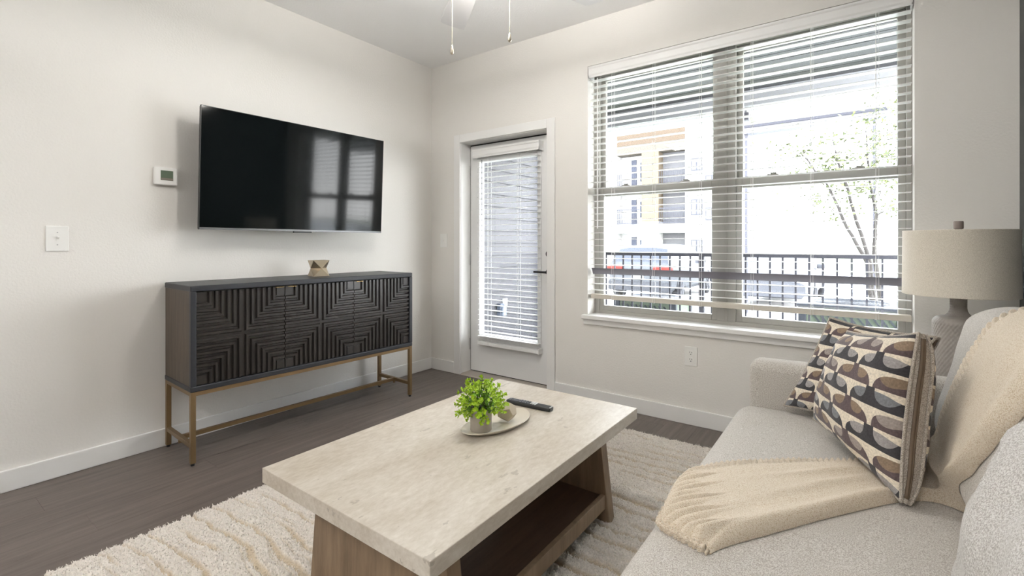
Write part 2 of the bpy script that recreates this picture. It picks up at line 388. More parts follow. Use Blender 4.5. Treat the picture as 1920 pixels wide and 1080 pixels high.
# ------------------------------------------------------------------ blinds
def blind(name, label, x0, x1, yc, zs, ztop, zrail, xs_cord, val, tilt=None, sw=0.05, loc=None, railm='blind'):
    t = thing(name, label, 'blind', loc)
    vy0, vy1, vz0, vz1, vx0, vx1 = val
    mb = MB().prism([(vy0, vz0+0.012), (vy0-0.004, vz0+0.022), (vy0-0.004, vz1-0.02), (vy0-0.009, vz1-0.012), (vy0-0.009, vz1), (vy0+0.006, vz1), (vy0+0.006, vz0), (vy0, vz0)], 'x', vx0, vx1)
    v = obj('valance', mb, M['blind'], t, bevel=0.0015)
    for xx in (vx0, vx1-0.006):
        obj('valance_return', MB().box(xx, xx+0.006, vy0, vy1, vz0, vz1), M['blind'], v)
    obj('headrail', MB().box(x0+0.01, x1-0.01, yc-0.024, yc+0.024, vz1-0.052, vz1-0.004), M['blind'], t)
    L = x1-x0
    n = 6; up = []; dn = []
    for k in range(n+1):
        q = -sw/2 + sw*k/n; h = 0.0008*(1-(2*q/sw)**2)
        up.append((q, h+0.0014)); dn.append((q, h-0.0014))
    me = MB().prism(up + dn[::-1], 'x', -L/2, L/2).mesh('slat', M['blind'])
    for k, z in enumerate(zs):
        o = bpy.data.objects.new('slat', me); COL.objects.link(o); o.parent = t
        o.location = (x0+L/2-t.location[0], yc-t.location[1], z-t.location[2])
        if tilt and k == tilt[0]: o.data = me.copy(); o.data.materials[0] = M['shade_painted_slat']; o['label'] = 'white slat with shade painted in, tilted down out of line'
        o.rotation_euler = (math.radians(rnd.uniform(-0.8, 0.8)+ (tilt[1] if tilt and k == tilt[0] else 0)), 0, 0)
    rb = obj('bottom_rail', MB().box(x0, x1, yc-sw/2, yc+sw/2, zrail[0], zrail[1]), M[railm], t, bevel=0.004)
    for xx in xs_cord:
        mb = MB()
        for yy in (yc-sw/2-0.002, yc+sw/2+0.002):
            mb.tube([(xx, yy, zrail[0]), (xx, yy, vz1-0.05)], 0.0011, 5)
        mb.tube([(xx+0.012, yc-sw/2-0.002, zrail[0]), (xx+0.012, yc-sw/2-0.002, vz1-0.05)], 0.0009, 5)
        obj('ladder_cord', mb, M['cord'], t)
        obj('cord_button', MB().tube([(xx, yc, zrail[0]), (xx, yc, zrail[0]-0.004)], 0.006, 10), M['plastic'], rb)
    return t
P_ = 0.0459
zsl = [0.806 + P_*k for k in range(34)]
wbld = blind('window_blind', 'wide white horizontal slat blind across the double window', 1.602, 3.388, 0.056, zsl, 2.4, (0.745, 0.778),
      (1.765, 2.06, 2.36, 2.655, 2.955, 3.245), (0.006, 0.085, 2.336, 2.416, 1.597, 3.392), tilt=(3, -60), loc=(2.49, 0.056, 0.745), railm='rail_shade_tint')
obj('tilt_wand', MB().tube([(1.66, 0.022, 2.33), (1.66, 0.020, 1.25)], 0.004, 6), M['cord'], wbld)
zsd = [0.345 + 0.0455*k for k in range(34)]
dbld = blind('door_blind', 'narrow white horizontal slat blind mounted on the patio door', 0.505, 1.128, 0.079, zsd, 1.9, (0.268, 0.298),
      (0.62, 0.93), (0.052, 0.117, 1.884, 1.958, 0.455, 1.142), loc=(0.81, 0.08, 0.268), sw=0.045)
obj('tilt_wand', MB().tube([(0.56, 0.05, 1.86), (0.56, 0.048, 1.05)], 0.0035, 6), mat('dark_clear_wand', rgb(110, 112, 118), 0.2), dbld)
for xx in (0.50, 1.118):
    obj('hold_down_bracket', MB().box(xx, xx+0.014, 0.06, 0.117, 0.262, 0.306), M['plastic'], dbld, bevel=0.002)

# ------------------------------------------------------------------ wall plates and thermostat
def plate_lw(name, label, cat, y0, y1, z0, z1):
    t = thing(name, label, cat, (0, (y0+y1)/2, (z0+z1)/2))
    obj('cover_plate', MB().box(0, 0.0065, y0, y1, z0, z1), M['plastic'], t, bevel=0.003)
    return t
t = plate_lw('light_switch', 'white wall switch plate with one toggle left of the thermostat', 'switch', -2.566, -2.482, 1.104, 1.228)
yc, zc = -2.524, 1.166
obj('toggle', MB().box(0.0065, 0.0085, yc-0.005, yc+0.005, zc-0.013, zc+0.013).prism([(0.006, zc-0.004), (0.024, zc+0.006), (0.023, zc+0.013), (0.006, zc+0.006)], 'y', yc-0.004, yc+0.004), M['plastic'], t)
for s in (-0.03, 0.03): obj('plate_screw', MB().tube([(0.0065, yc, zc+s), (0.0078, yc, zc+s)], 0.003, 8), M['screw'], t)
t = thing('thermostat', 'white wall thermostat with green display left of television', 'thermostat', (0, -2.079, 1.521))
obj('housing', MB().box(0, 0.026, -2.134, -2.024, 1.471, 1.571), M['plastic'], t, bevel=0.006, seg=3)
lcd = obj('display', MB().box(0.025, 0.0268, -2.105, -2.045, 1.497, 1.552), M['lcd'], t)
obj('display_strip', MB().box(0.0268, 0.0272, -2.103, -2.047, 1.499, 1.510), mat('lcd_strip', rgb(120, 110, 100), 0.3), lcd)
t = thing('wall_outlet', 'white duplex power outlet on the wall below the window', 'outlet', (2.3175, 0, 0.43))
obj('cover_plate', MB().box(2.278, 2.357, -0.0065, 0, 0.369, 0.492), M['plastic'], t, bevel=0.003)
for zz in (0.452, 0.409):
    f = obj('socket_face', MB().tube([(2.3175, -0.0065, zz), (2.3175, -0.0085, zz)], 0.0165, 20), M['plastic'], t)
    obj('slots', MB().box(2.310, 2.3125, -0.0088, -0.0084, zz, zz+0.009).box(2.3225, 2.325, -0.0088, -0.0084, zz, zz+0.008).tube([(2.3175, -0.0084, zz-0.008), (2.3175, -0.0088, zz-0.008)], 0.003, 8), M['black'], f)
t = thing('light_switch', 'small white rocker switch plate beside the patio door', 'switch', (0.159, 0, 1.17))
obj('cover_plate', MB().box(0.117, 0.201, -0.0065, 0, 1.108, 1.231), M['plastic'], t, bevel=0.003)
obj('toggle', MB().prism([(-0.0065, 1.160), (-0.019, 1.172), (-0.018, 1.180), (-0.0065, 1.176)], 'x', 0.154, 0.164), M['plastic'], t)

# ------------------------------------------------------------------ television
tv = thing('television', 'large black flat television mounted on the left wall', 'television', (0.1, -1.36, 1.22))
TY0, TY1, TZ0, TZ1 = -1.972, -0.757, 1.222, 1.919
def tvx(z, off=0.0, y=-1.36): return 0.205 + 0.030*(z-TZ0)/(TZ1-TZ0) + off + 0.048*(y+1.36)
def tvslab(y0, y1, z0, z1, a, b):
    m_ = MB(); v = []
    for z in (z0, z1):
        for (x, y) in ((tvx(z, a, y0), y0), (tvx(z, b, y0), y0), (tvx(z, b, y1), y1), (tvx(z, a, y1), y1)): v.append((x, y, z))
    return m_.add(v, [(3,2,1,0),(4,5,6,7),(0,1,5,4),(1,2,6,5),(2,3,7,6),(3,0,4,7)])
M['screen'] = mat('tv_screen', rgb(8, 12, 13), 0.07, spec=0.28)
M['tv_case'] = mat('tv_case', rgb(20, 20, 21), 0.45)
obj('back_case', tvslab(TY0+0.004, TY1-0.004, TZ0+0.004, TZ1-0.004, -0.028, -0.002), M['tv_case'], tv)
obj('back_bulge', tvslab(TY0+0.16, TY1-0.16, TZ0+0.03, TZ1-0.25, -0.065, -0.028), M['tv_case'], tv, bevel=0.01)
obj('screen', tvslab(TY0+0.003, TY1-0.003, TZ0+0.012, TZ1-0.003, -0.003, 0.001), M['screen'], tv)
fr = tvslab(TY0, TY0+0.003, TZ0, TZ1, -0.012, 0.002)
for a in (tvslab(TY1-0.003, TY1, TZ0, TZ1, -0.012, 0.002), tvslab(TY0+0.003, TY1-0.003, TZ1-0.003, TZ1, -0.012, 0.002)): fr.add(a.v, a.f)
obj('bezel', fr, M['tv_case'], tv)
obj('lower_bezel', tvslab(TY0+0.003, TY1-0.003, TZ0, TZ0+0.012, -0.012, 0.003), mat('silver_bezel', rgb(120, 120, 122), 0.35, metal=0.6), tv)
obj('sensor_tab', tvslab(-1.43, -1.31, TZ0-0.009, TZ0, -0.012, 0.004), M['tv_case'], tv)
obj('wall_mount', MB().box(0, 0.02, -1.6, -1.12, 1.45, 1.7).box(0.02, 0.15, -1.40, -1.32, 1.55, 1.6).box(0.14, 0.16, -1.55, -1.17, 1.42, 1.72), M['black_metal'], tv)

# ------------------------------------------------------------------ sideboard
ang = -math.atan2(0.055, 1.44)
sb = thing('sideboard', 'black carved three-door sideboard on slim brass legs below television', 'sideboard', (0.42, -2.10, 0), ang)
# local frame: y along the length 0..L, x depth from -D (wall) to 0 (front)
L, D, ZB, ZT = 1.443, 0.40, 0.377, 0.924
M['sb_black'] = mat('black_stained_frame', rgb(42, 44, 49), 0.42, spec=0.45, bump=0.1, bscale=80)
M['sb_door'] = ramp_mat('black_carved_wood', rgb(28, 26, 25), rgb(44, 40, 37), 0.30, (4, 12, 4), 2.0, bump=0.1, spec=0.8)
M['sb_side'] = ramp_mat('dark_brown_side', rgb(70, 60, 50), rgb(92, 80, 68), 0.5, (20, 20, 2), 2.0)
M['brass'] = mat('antique_brass', rgb(142, 119, 88), 0.38, metal=0.75, var=0.08, vscale=12)
obj('top', MB().box(-D, 0, 0, L, ZT-0.03, ZT), M['sb_black'], sb, bevel=0.005, seg=3, world=False)
obj('bottom', MB().box(-D, 0, 0, L, ZB, ZB+0.028), M['sb_black'], sb, bevel=0.005, seg=3, world=False)
for y in (0.003, L-0.025): obj('side_panel', MB().box(-D+0.004, -0.004, y, y+0.022, ZB+0.028, ZT-0.03), M['sb_side'], sb, world=False)
for y in (0.001, L-0.027): obj('front_stile', MB().box(-0.024, 0, y, y+0.026, ZB+0.028, ZT-0.03), M['sb_black'], sb, bevel=0.002, world=False)
obj('back_panel', MB().box(-D+0.004, -D+0.014, 0.025, L-0.025, ZB+0.028, ZT-0.03), M['sb_side'], sb, world=False)
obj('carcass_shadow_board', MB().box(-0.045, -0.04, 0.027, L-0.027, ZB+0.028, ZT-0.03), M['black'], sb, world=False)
dw = (L-0.056)/3; dz0, dz1 = ZB+0.031, ZT-0.034
def carved(y0, z0, w, h, sy, sz):
    """one quarter of a door: nested L ribs round the outer corner (sy,sz give that corner)"""
    m_ = MB(); sqy = 0.052; n = 6
    sqz = 0.055; py = (w-sqy)/n; pz = (h-sqz)/n
    def Y(a): return y0+a if sy > 0 else y0+w-a
    def Z(a): return z0+h-a if sz > 0 else z0+a
    def bx(a0, a1, b0, b1, xa, xb):
        ya, yb = sorted((Y(a0), Y(a1))); za, zb = sorted((Z(b0), Z(b1)))
        m_.box(xa, xb, ya, yb, za, zb)
    bx(0, w, 0, h, -0.032, -0.018)
    bx(0.0, sqy-0.006, 0.0, sqz-0.006, -0.018, -0.012)
    for k in range(n):
        a0 = sqy + k*py; a1 = a0+py; b0 = sqz + k*pz; b1 = b0+pz
        # bevelled rib: wedge section rising towards the outside
        r0, r1 = a0+py*0.04, a0+py*0.74
        q0, q1 = b0+pz*0.04, b0+pz*0.74
        xs = (-0.018, -0.0060)
        # vertical leg (along z from 0 to q1) and horizontal leg (along y from 0 to r1), mitred
        def P(a, b, x): return (x, Y(a), Z(b))
        e = 0.0048
        v = [P(r0,0,xs[0]),P(r0+e,0,xs[1]),P(r1-e,0,xs[1]),P(r1,0,xs[0]),
             P(r0,q0,xs[0]),P(r0+e,q0+e,xs[1]),P(r1-e,q1-e,xs[1]),P(r1,q1,xs[0]),
             P(0,q0,xs[0]),P(0,q0+e,xs[1]),P(0,q1-e,xs[1]),P(0,q1,xs[0])]
        f = []
        for s0 in (0, 4):
            for j in range(3): f.append((s0+j, s0+j+1, s0+j+5, s0+j+4))
        f += [(3,2,1,0), (8,9,10,11)]
        if sy*sz < 0: f = [q[::-1] for q in f]
        m_.add(v, f)
    return m_
for k in range(3):
    y0 = 0.028 + k*dw; g = 0.0022
    d = obj('door', MB().box(-0.04, -0.032, y0+g, y0+dw-g, dz0, dz1), M['sb_door'], sb, world=False)
    hw = (dw-2*g)/2; hh = (dz1-dz0)/2
    for (iy, iz) in ((0,0),(0,1),(1,0),(1,1)):
        obj('carved_panel', carved(y0+g+iy*hw, dz0+iz*hh, hw, hh, 1 if iy == 0 else -1, 1 if iz == 1 else -1), M['sb_door'], d, world=False)
    hy = y0+dw-0.062 if k == 0 else y0+0.012
    obj('handle', MB().box(-0.03, 0.004, hy, hy+0.05, dz1-0.004, dz1-0.001), mat('polished_brass', rgb(190, 160, 105), 0.25, metal=0.9), d, world=False)
lw = 0.024
def leg_mb(x, y):
    return MB().box(x, x+lw, y, y+lw, 0.012, ZB)
for x in (-D+0.002, -0.002-lw):
    for y in (0.002, L-0.002-lw):
        lg = obj('leg', leg_mb(x, y), M['brass'], sb, bevel=0.002, world=False)
        obj('foot_glide', MB().tube([(x+lw/2, y+lw/2, 0), (x+lw/2, y+lw/2, 0.012)], 0.009, 12), M['black'], lg, world=False)
for x in (-D+0.004, -0.004-0.02): obj('top_rail', MB().box(x, x+0.02, lw, L-lw, ZB-0.02, ZB), M['brass'], sb, world=False)
for y in (0.004, L-0.024):
    obj('top_rail', MB().box(-D+lw, -lw, y, y+0.02, ZB-0.02, ZB), M['brass'], sb, world=False)
    obj('side_stretcher', MB().box(-D+lw, -lw, y, y+0.02, 0.090, 0.112), M['brass'], sb, world=False)
obj('long_stretcher', MB().box(-D/2-0.01, -D/2+0.01, 0.02, L-0.02, 0.088, 0.110), M['brass'], sb, world=False)
for y in (0.014, L-0.014): obj('stretcher_glide', MB().tube([(-D/2, y, 0.07), (-D/2, y, 0.09)], 0.008, 10), M['brass'], sb, world=False)

# star ornament on the sideboard (two crossed tetrahedra)
st = MB(); a = 0.053
top4 = [(a, -a, a), (a, a, a), (-a, a, a), (-a, -a, a)]; bot4 = [(x, y, -z) for x, y, z in top4]
mid4 = [(a, 0, 0), (0, a, 0), (-a, 0, 0), (0, -a, 0)]
cen2 = [(0, 0, a*0.35), (0, 0, -a*0.35)]
fs = []
for k in range(4):
    n1 = (k+1) % 4
    fs += [(k, 8+k, n1), (4+k, 4+n1, 8+k), (n1, 8+k, 8+n1), (4+n1, 8+n1, 8+k), (k, n1, 12), (4+n1, 4+k, 13)]
st.add(top4 + bot4 + mid4 + cen2, fs)
st.xform(Matrix.Translation((0.235, -1.275, ZT+a)) @ Matrix.Rotation(math.radians(-10.6), 4, 'Z'))
tag(obj('faceted_metal_ornament', st, mat('champagne_metal', rgb(196, 182, 158), 0.32, metal=0.85)), 'small faceted gold hourglass cube ornament standing on the black sideboard', 'ornament')

# ------------------------------------------------------------------ coffee table
ct = thing('coffee_table', 'rectangular coffee table with pale stone-look top and splayed wooden ends', 'table', (2.037, -1.745, 0))
TX0, TX1, TYa, TYb, TZ = 1.665, 2.409, -2.350, -1.137, 0.440
def stone():
    m = bpy.data.materials.new('pale_travertine_veneer'); m.use_nodes = True; nt = m.node_tree; p = nt.nodes['Principled BSDF']
    p.inputs['Roughness'].default_value = 0.38; p.inputs['Specular IOR Level'].default_value = 0.4
    t = nt.nodes.new('ShaderNodeTexCoord'); mp = nt.nodes.new('ShaderNodeMapping'); mp.inputs['Scale'].default_value = (3.2, 1.2, 3.2)
    nt.links.new(t.outputs['Object'], mp.inputs[0])
    def nz(scale, det, ro, dist=0.0):
        n = nt.nodes.new('ShaderNodeTexNoise'); n.inputs['Scale'].default_value = scale; n.inputs['Detail'].default_value = det; n.inputs['Roughness'].default_value = ro; n.inputs['Distortion'].default_value = dist
        nt.links.new(mp.outputs[0], n.inputs['Vector']); return E_(nt, n.outputs['Fac'])
    big = nz(1.6, 6, 0.62, 0.4); fine = nz(22, 8, 0.7, 0.3); pit = nz(9.0, 4, 0.55)
    r = nt.nodes.new('ShaderNodeValToRGB'); r.color_ramp.elements[0].position = 0.34; r.color_ramp.elements[1].position = 0.64
    r.color_ramp.elements[0].color = rgb(176, 165, 149); r.color_ramp.elements[1].color = rgb(214, 208, 198)
    f = big*0.55 + fine*0.45
    nt.links.new(f.s, r.inputs[0])
    spots = (pit.gt(0.68)) * 0.4
    mx = nt.nodes.new('ShaderNodeMix'); mx.data_type = 'RGBA'; nt.links.new(spots.s, mx.inputs['Factor']); nt.links.new(r.outputs[0], mx.inputs['A']); mx.inputs['B'].default_value = rgb(138, 128, 116)
    nt.links.new(mx.outputs['Result'], p.inputs['Base Color'])
    b = nt.nodes.new('ShaderNodeBump'); b.inputs['Strength'].default_value = 0.12; b.inputs['Distance'].default_value = 0.001
    nt.links.new(fine.s, b.inputs['Height']); nt.links.new(b.outputs[0], p.inputs['Normal'])
    return m
M['stone'] = stone()
M['table_wood'] = ramp_mat('warm_grey_oak', rgb(116, 97, 76), rgb(146, 124, 100), 0.5, (14, 14, 1.6), 1.8, bump=0.15)
M['shelf_wood'] = ramp_mat('dark_walnut_shelf', rgb(70, 52, 42), rgb(92, 70, 56), 0.42, (20, 1.5, 20), 1.8, bump=0.12)
obj('table_top', MB().box(TX0, TX1, TYa, TYb, TZ-0.046, TZ), M['stone'], ct, bevel=0.002)
cx = (TX0+TX1)/2
def hw_(z): return 0.330 - 0.118*(z-0.015)
for (a, b) in ((-2.215, -2.165), (-1.325, -1.275)):
    z0, z1 = 0.012, TZ-0.046
    obj('end_panel', MB().prism([(cx-hw_(z0), z0), (cx+hw_(z0), z0), (cx+hw_(z1), z1), (cx-hw_(z1), z1)], 'y', a, b), M['table_wood'], ct, bevel=0.003)
obj('shelf', MB().box(cx-0.292, cx+0.292, -2.165, -1.325, 0.083, 0.125), M['shelf_wood'], ct)
for s in (-1, 1):
    a, b = sorted((cx+s*0.292, cx+s*0.312))
    obj('shelf_rail', MB().box(a, b, -2.165, -1.325, 0.074, 0.130), M['table_wood'], ct, bevel=0.002)

# things on the table
dish = MB(); n = 48
def dish_ring(k, z):
    return [(0.083*k*math.cos(q)*(1+0.05*math.sin(q*2+0.6)), 0.170*k*math.sin(q)*(1+0.04*math.cos(q*3)), z) for q in [2*PI*i/n for i in range(n)]]
rings = [(0.62, 0.0), (0.86, 0.004), (1.0, 0.016), (0.985, 0.0185), (0.95, 0.0165), (0.82, 0.0085), (0.5, 0.0065), (0.02, 0.0065)]
vv = []; ff = []
for k, z in rings: vv += dish_ring(k, z)
for i in range(len(rings)-1):
    for j in range(n): ff.append((i*n+j, i*n+(j+1) % n, (i+1)*n+(j+1) % n, (i+1)*n+j))
ff += [tuple(range(n))[::-1], tuple((len(rings)-1)*n+j for j in range(n))]
dish.add(vv, ff).xform(Matrix.Translation((2.047, -1.640, TZ+0.0005)) @ Matrix.Rotation(math.radians(-6), 4, 'Z'))
tag(obj('oval_dish', dish, mat('cream_glazed_ceramic', rgb(214, 206, 190), 0.3, var=0.05, vscale=25), smooth=60), 'cream oval ceramic dish holding the plant on the coffee table', 'dish')
DZ = TZ+0.0075
pp = thing('potted_plant', 'small bright green bushy plant in a grey cylinder pot', 'plant', (2.035, -1.727, DZ))
pot = MB().lathe([(0.037, 0.0), (0.040, 0.004), (0.0405, 0.080), (0.0395, 0.082), (0.0365, 0.081), (0.036, 0.07), (0.001, 0.068)], 40)
obj('pot', pot, mat('grey_beige_clay', rgb(172, 164, 152), 0.7, bump=0.2, bscale=120), pp, smooth=50, world=False)
obj('soil', MB().lathe([(0.001, 0.069), (0.036, 0.071), (0.034, 0.074), (0.001, 0.078)], 20), mat('dark_moss', rgb(46, 50, 36), 0.9), pp, world=False)
M['leafs'] = [mat('lime_leaf', rgb(176, 208, 56), 0.45, objrand=0.12, var=0.1, vscale=40), mat('deep_green_leaf', rgb(112, 160, 40), 0.5, objrand=0.12), mat('plant_stem', rgb(90, 110, 50), 0.6)]
def sprig(seed, L_):
    r = random.Random(seed); m_ = MB()
    pts = [Vector((0, 0, 0))]
    d = Vector((0, 0, 1))
    for k in range(5):
        d = (d + Vector((r.uniform(-.15,.15), r.uniform(-.15,.15), 0))).normalized(); pts.append(pts[-1]+d*L_/5)
    m_.tube(pts, [0.0013, 0.0012, 0.0011, 0.001, 0.0009, 0.0006], 4, mi=2)
    for k in range(20):
        t_ = r.uniform(0.30, 1.0) if k > 3 else 1.0
        i = min(4, int(t_*5)); p = pts[i].lerp(pts[i+1], t_*5-i if t_ < 1 else 1)
        az = r.uniform(0, 2*PI); el = r.uniform(0.0, 0.9) if k > 3 else r.uniform(0.6, 1.3)
        dr = Vector((math.cos(az)*math.cos(el), math.sin(az)*math.cos(el), math.sin(el)))
        sd = dr.cross(Vector((0,0,1))).normalized(); up = sd.cross(dr)
        ll = r.uniform(0.010, 0.0155); wd = ll*0.42
        v = [p, p+dr*ll*0.35+sd*wd*0.85+up*0.0008, p+dr*ll*0.72+sd*wd*0.8+up*0.001, p+dr*ll-up*0.001, p+dr*ll*0.72-sd*wd*0.8+up*0.001, p+dr*ll*0.35-sd*wd*0.85+up*0.0008, p+dr*ll*0.5-up*0.0012]
        m_.add(v, [(0,1,6),(1,2,6),(2,3,6),(3,4,6),(4,5,6),(5,0,6)], 0 if (t_ > 0.62) else 1)
    return m_.mesh('sprig', M['leafs'])
spm = [sprig(s, 0.085) for s in range(7)]
r = random.Random(3)
for k in range(76):
    o = bpy.data.objects.new('sprig', spm[k % 7]); COL.objects.link(o); o.parent = pp
    u = (k+0.5)/76; th = math.acos(1-u*1.38); ph = k*2.39996
    dr = Vector((math.sin(th)*math.cos(ph), math.sin(th)*math.sin(ph), math.cos(th)))
    o.location = (dr[0]*0.014, dr[1]*0.014, 0.084 + 0.018*max(0, dr[2]))
    o.rotation_mode = 'QUATERNION'; o.rotation_quaternion = dr.to_track_quat('Z', 'Y')
    s_ = r.uniform(0.78, 1.06)*(1.10 if dr[2] > 0.75 else 1.0)*(0.92 if dr[2] < 0 else 1); o.scale = (s_, s_, s_)
# faceted ornament: truncated polyhedron
bm_ = bmesh.new(); bmesh.ops.create_icosphere(bm_, subdivisions=1, radius=0.042)
dual = [f.calc_center_median().normalized()*0.040 for f in bm_.faces]; bm_.free()
bm_ = bmesh.new()
for p in dual: bm_.verts.new(p)
bmesh.ops.convex_hull(bm_, input=bm_.verts); bmesh.ops.dissolve_limit(bm_, angle_limit=0.02, verts=bm_.verts, edges=bm_.edges)
Rm = Matrix.Rotation(0.35, 4, 'Z') @ Matrix.Rotation(math.radians(31.7), 4, 'X')
bmesh.ops.transform(bm_, matrix=Rm, verts=bm_.verts)
zmin = min(v.co.z for v in bm_.verts)
me = bpy.data.meshes.new('faceted_ornament'); bm_.to_mesh(me); bm_.free()
me.materials.append(mat('warm_concrete', rgb(190, 178, 156), 0.75, bump=0.25, bscale=90, var=0.06, vscale=40))
o = bpy.data.objects.new('faceted_ornament', me); COL.objects.link(o); o.location = (2.062, -1.603, DZ-zmin)
bv = o.modifiers.new('bevel', 'BEVEL'); bv.width = 0.0012; bv.segments = 2
tag(o, 'beige faceted concrete ball on the oval dish beside the plant', 'ornament')
# remote
rm = thing('remote_control', 'slim black remote control lying on the table behind the dish', 'remote control', (2.028, -1.395, TZ), math.radians(4))
obj('case', MB().rbox((0, 0, 0.009), (0.108, 0.0195, 0.0088), 0.006, 3, (2,2,2)), mat('remote_black', rgb(30, 31, 34), 0.4), rm, smooth=60, world=False)
M['btn'] = mat('button_grey', rgb(120, 122, 128), 0.5); M['btn_w'] = mat('button_white', rgb(205, 205, 205), 0.5)
obj('navigation_ring', MB().lathe([(0.0125, 0.0172), (0.013, 0.0186), (0.0085, 0.0190), (0.008, 0.0182), (0.001, 0.0184)], 24, c=(-0.062, 0)), mat('ring_grey', rgb(70, 72, 78), 0.35), rm, smooth=50, world=False)
for i in range(4):
    for j in (-1, 0, 1):
        if i == 3 and j == 0: continue
        obj('button', MB().rbox((-0.040+i*0.013, j*0.0105, 0.0185), (0.0042, 0.0032, 0.0014), 0.001, 2, (1,1,1)), M['btn'], rm, world=False)
for i in range(3):
    obj('shortcut_button', MB().rbox((0.013+i*0.010, 0, 0.0185), (0.0034, 0.0145, 0.0014), 0.001, 2, (1,1,1)), M['btn_w'], rm, world=False)
for j in (-0.01, 0, 0.01):
    obj('button', MB().rbox((-0.090, j, 0.0185), (0.0036, 0.0034, 0.0014), 0.001, 2, (1,1,1)), M['btn'], rm, world=False)
obj('end_cap', MB().rbox((0.1035, 0, 0.0145), (0.0035, 0.014, 0.0032), 0.001, 2, (1,1,1)), M['btn_w'], rm, world=False)

# ------------------------------------------------------------------ rug
def build_rug():
    x0, x1, y0, y1 = 0.935, 3.30, -3.30, -0.345
    fine = (0.0052, 0.0052)
    nx = int((2.78-x0)/fine[0]); ny = int((y1-y0)/fine[1])
    xs = np.concatenate([np.linspace(x0, 2.78, nx), np.linspace(2.80, x1, 14)])
    ys = np.linspace(y0, y1, ny)
    X, Y = np.meshgrid(xs, ys, indexing='ij')
    wob = 0.060*(vnoise(X*1.5+3, Y*1.4+5, 1)-0.5) + 0.050*(vnoise(X*4.5, Y*3.0, 2)-0.5) + 0.016*(vnoise(X*17, Y*14, 3)-0.5)
    P1 = 0.078
    ph = (Y + wob)/P1
    wide = 0.10 + 0.32*vnoise(X*2.0+11, Y*5.3, 4)
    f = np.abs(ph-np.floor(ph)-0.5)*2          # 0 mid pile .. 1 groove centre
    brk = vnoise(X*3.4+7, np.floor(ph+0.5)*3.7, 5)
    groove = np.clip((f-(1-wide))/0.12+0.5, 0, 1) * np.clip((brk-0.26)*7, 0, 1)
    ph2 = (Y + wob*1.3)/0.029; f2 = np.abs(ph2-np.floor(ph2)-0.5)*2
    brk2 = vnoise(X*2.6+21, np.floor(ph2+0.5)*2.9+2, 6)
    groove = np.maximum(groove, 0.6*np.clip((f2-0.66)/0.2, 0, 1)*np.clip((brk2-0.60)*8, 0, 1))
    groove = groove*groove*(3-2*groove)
    tuft = vnoise(X/0.0105, Y/0.0105, 8)*0.6 + vnoise(X/0.0054+9, Y/0.0054, 9)*0.7 + vnoise(X/0.026, Y/0.026, 10)*0.3
    loop = np.sin(X/0.0095*2*PI)*0.5+0.5
    edge = np.minimum(np.minimum(X-x0, x1-X), np.minimum(Y-y0, y1-Y))
    e = np.clip((edge + 0.010*(vnoise(X/0.012, Y/0.012, 12)-0.5))/0.012, 0.02, 1)
    Zh = (1-groove)*(0.011 + 0.0125*tuft) + groove*(0.0050 + 0.0015*loop + 0.003*tuft)
    Zh = Zh*np.sqrt(e)+0.0005
    XX = X + 0.0035*(vnoise(X/0.008, Y/0.008, 13)-0.5); YY = Y + 0.0035*(vnoise(X/0.008, Y/0.008, 14)-0.5)
    a, b = X.shape
    co = np.stack([XX, YY, Zh], -1).reshape(-1, 3).astype(np.float32)
    idx = np.arange(a*b).reshape(a, b)
    q = np.stack([idx[:-1,:-1], idx[1:,:-1], idx[1:,1:], idx[:-1,1:]], -1).reshape(-1, 4)
    me = bpy.data.meshes.new('pile')
    me.vertices.add(len(co)); me.vertices.foreach_set('co', co.ravel())
    me.loops.add(q.size); me.loops.foreach_set('vertex_index', q.ravel().astype(np.int32))
    me.polygons.add(len(q)); me.polygons.foreach_set('loop_start', np.arange(0, q.size, 4, dtype=np.int32))
    me.update(calc_edges=True)
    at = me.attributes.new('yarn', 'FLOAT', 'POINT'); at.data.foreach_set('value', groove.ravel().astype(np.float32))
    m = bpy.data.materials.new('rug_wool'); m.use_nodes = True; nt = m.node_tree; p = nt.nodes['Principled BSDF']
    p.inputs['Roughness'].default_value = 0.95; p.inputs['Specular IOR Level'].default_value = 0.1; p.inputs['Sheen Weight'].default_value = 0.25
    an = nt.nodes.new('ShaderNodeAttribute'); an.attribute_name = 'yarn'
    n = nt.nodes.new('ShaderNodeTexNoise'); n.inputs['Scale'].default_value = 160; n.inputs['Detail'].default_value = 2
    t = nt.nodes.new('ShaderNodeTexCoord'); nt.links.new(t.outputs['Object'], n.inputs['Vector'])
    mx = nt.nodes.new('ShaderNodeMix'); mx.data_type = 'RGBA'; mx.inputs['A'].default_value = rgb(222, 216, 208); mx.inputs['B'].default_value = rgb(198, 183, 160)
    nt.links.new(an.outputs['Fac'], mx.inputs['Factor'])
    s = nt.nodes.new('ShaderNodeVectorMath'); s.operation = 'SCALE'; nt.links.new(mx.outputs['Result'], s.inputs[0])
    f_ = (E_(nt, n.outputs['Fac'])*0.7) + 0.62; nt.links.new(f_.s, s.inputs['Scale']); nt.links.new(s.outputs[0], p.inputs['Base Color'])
    me.materials.append(m)
    o = bpy.data.objects.new('rug', me); COL.objects.link(o)
    me.polygons.foreach_set('use_smooth', [True]*len(me.polygons))
    tag(o, 'cream shaggy rug with wavy carved ridges under the coffee table', 'rug')
    # shag strands: short bent blades standing on the pile
    rs = np.random.RandomState(5); nb = 190000
    ii = rs.randint(0, nx-1, nb); jj = rs.randint(0, b-1, nb)
    # denser towards the part the camera sees close up
    g_ = groove[ii, jj]; keep = rs.rand(nb) > g_*0.9; ii = ii[keep]; jj = jj[keep]; nb = len(ii)
    base = np.stack([XX[ii, jj], YY[ii, jj], Zh[ii, jj]-0.003], -1)
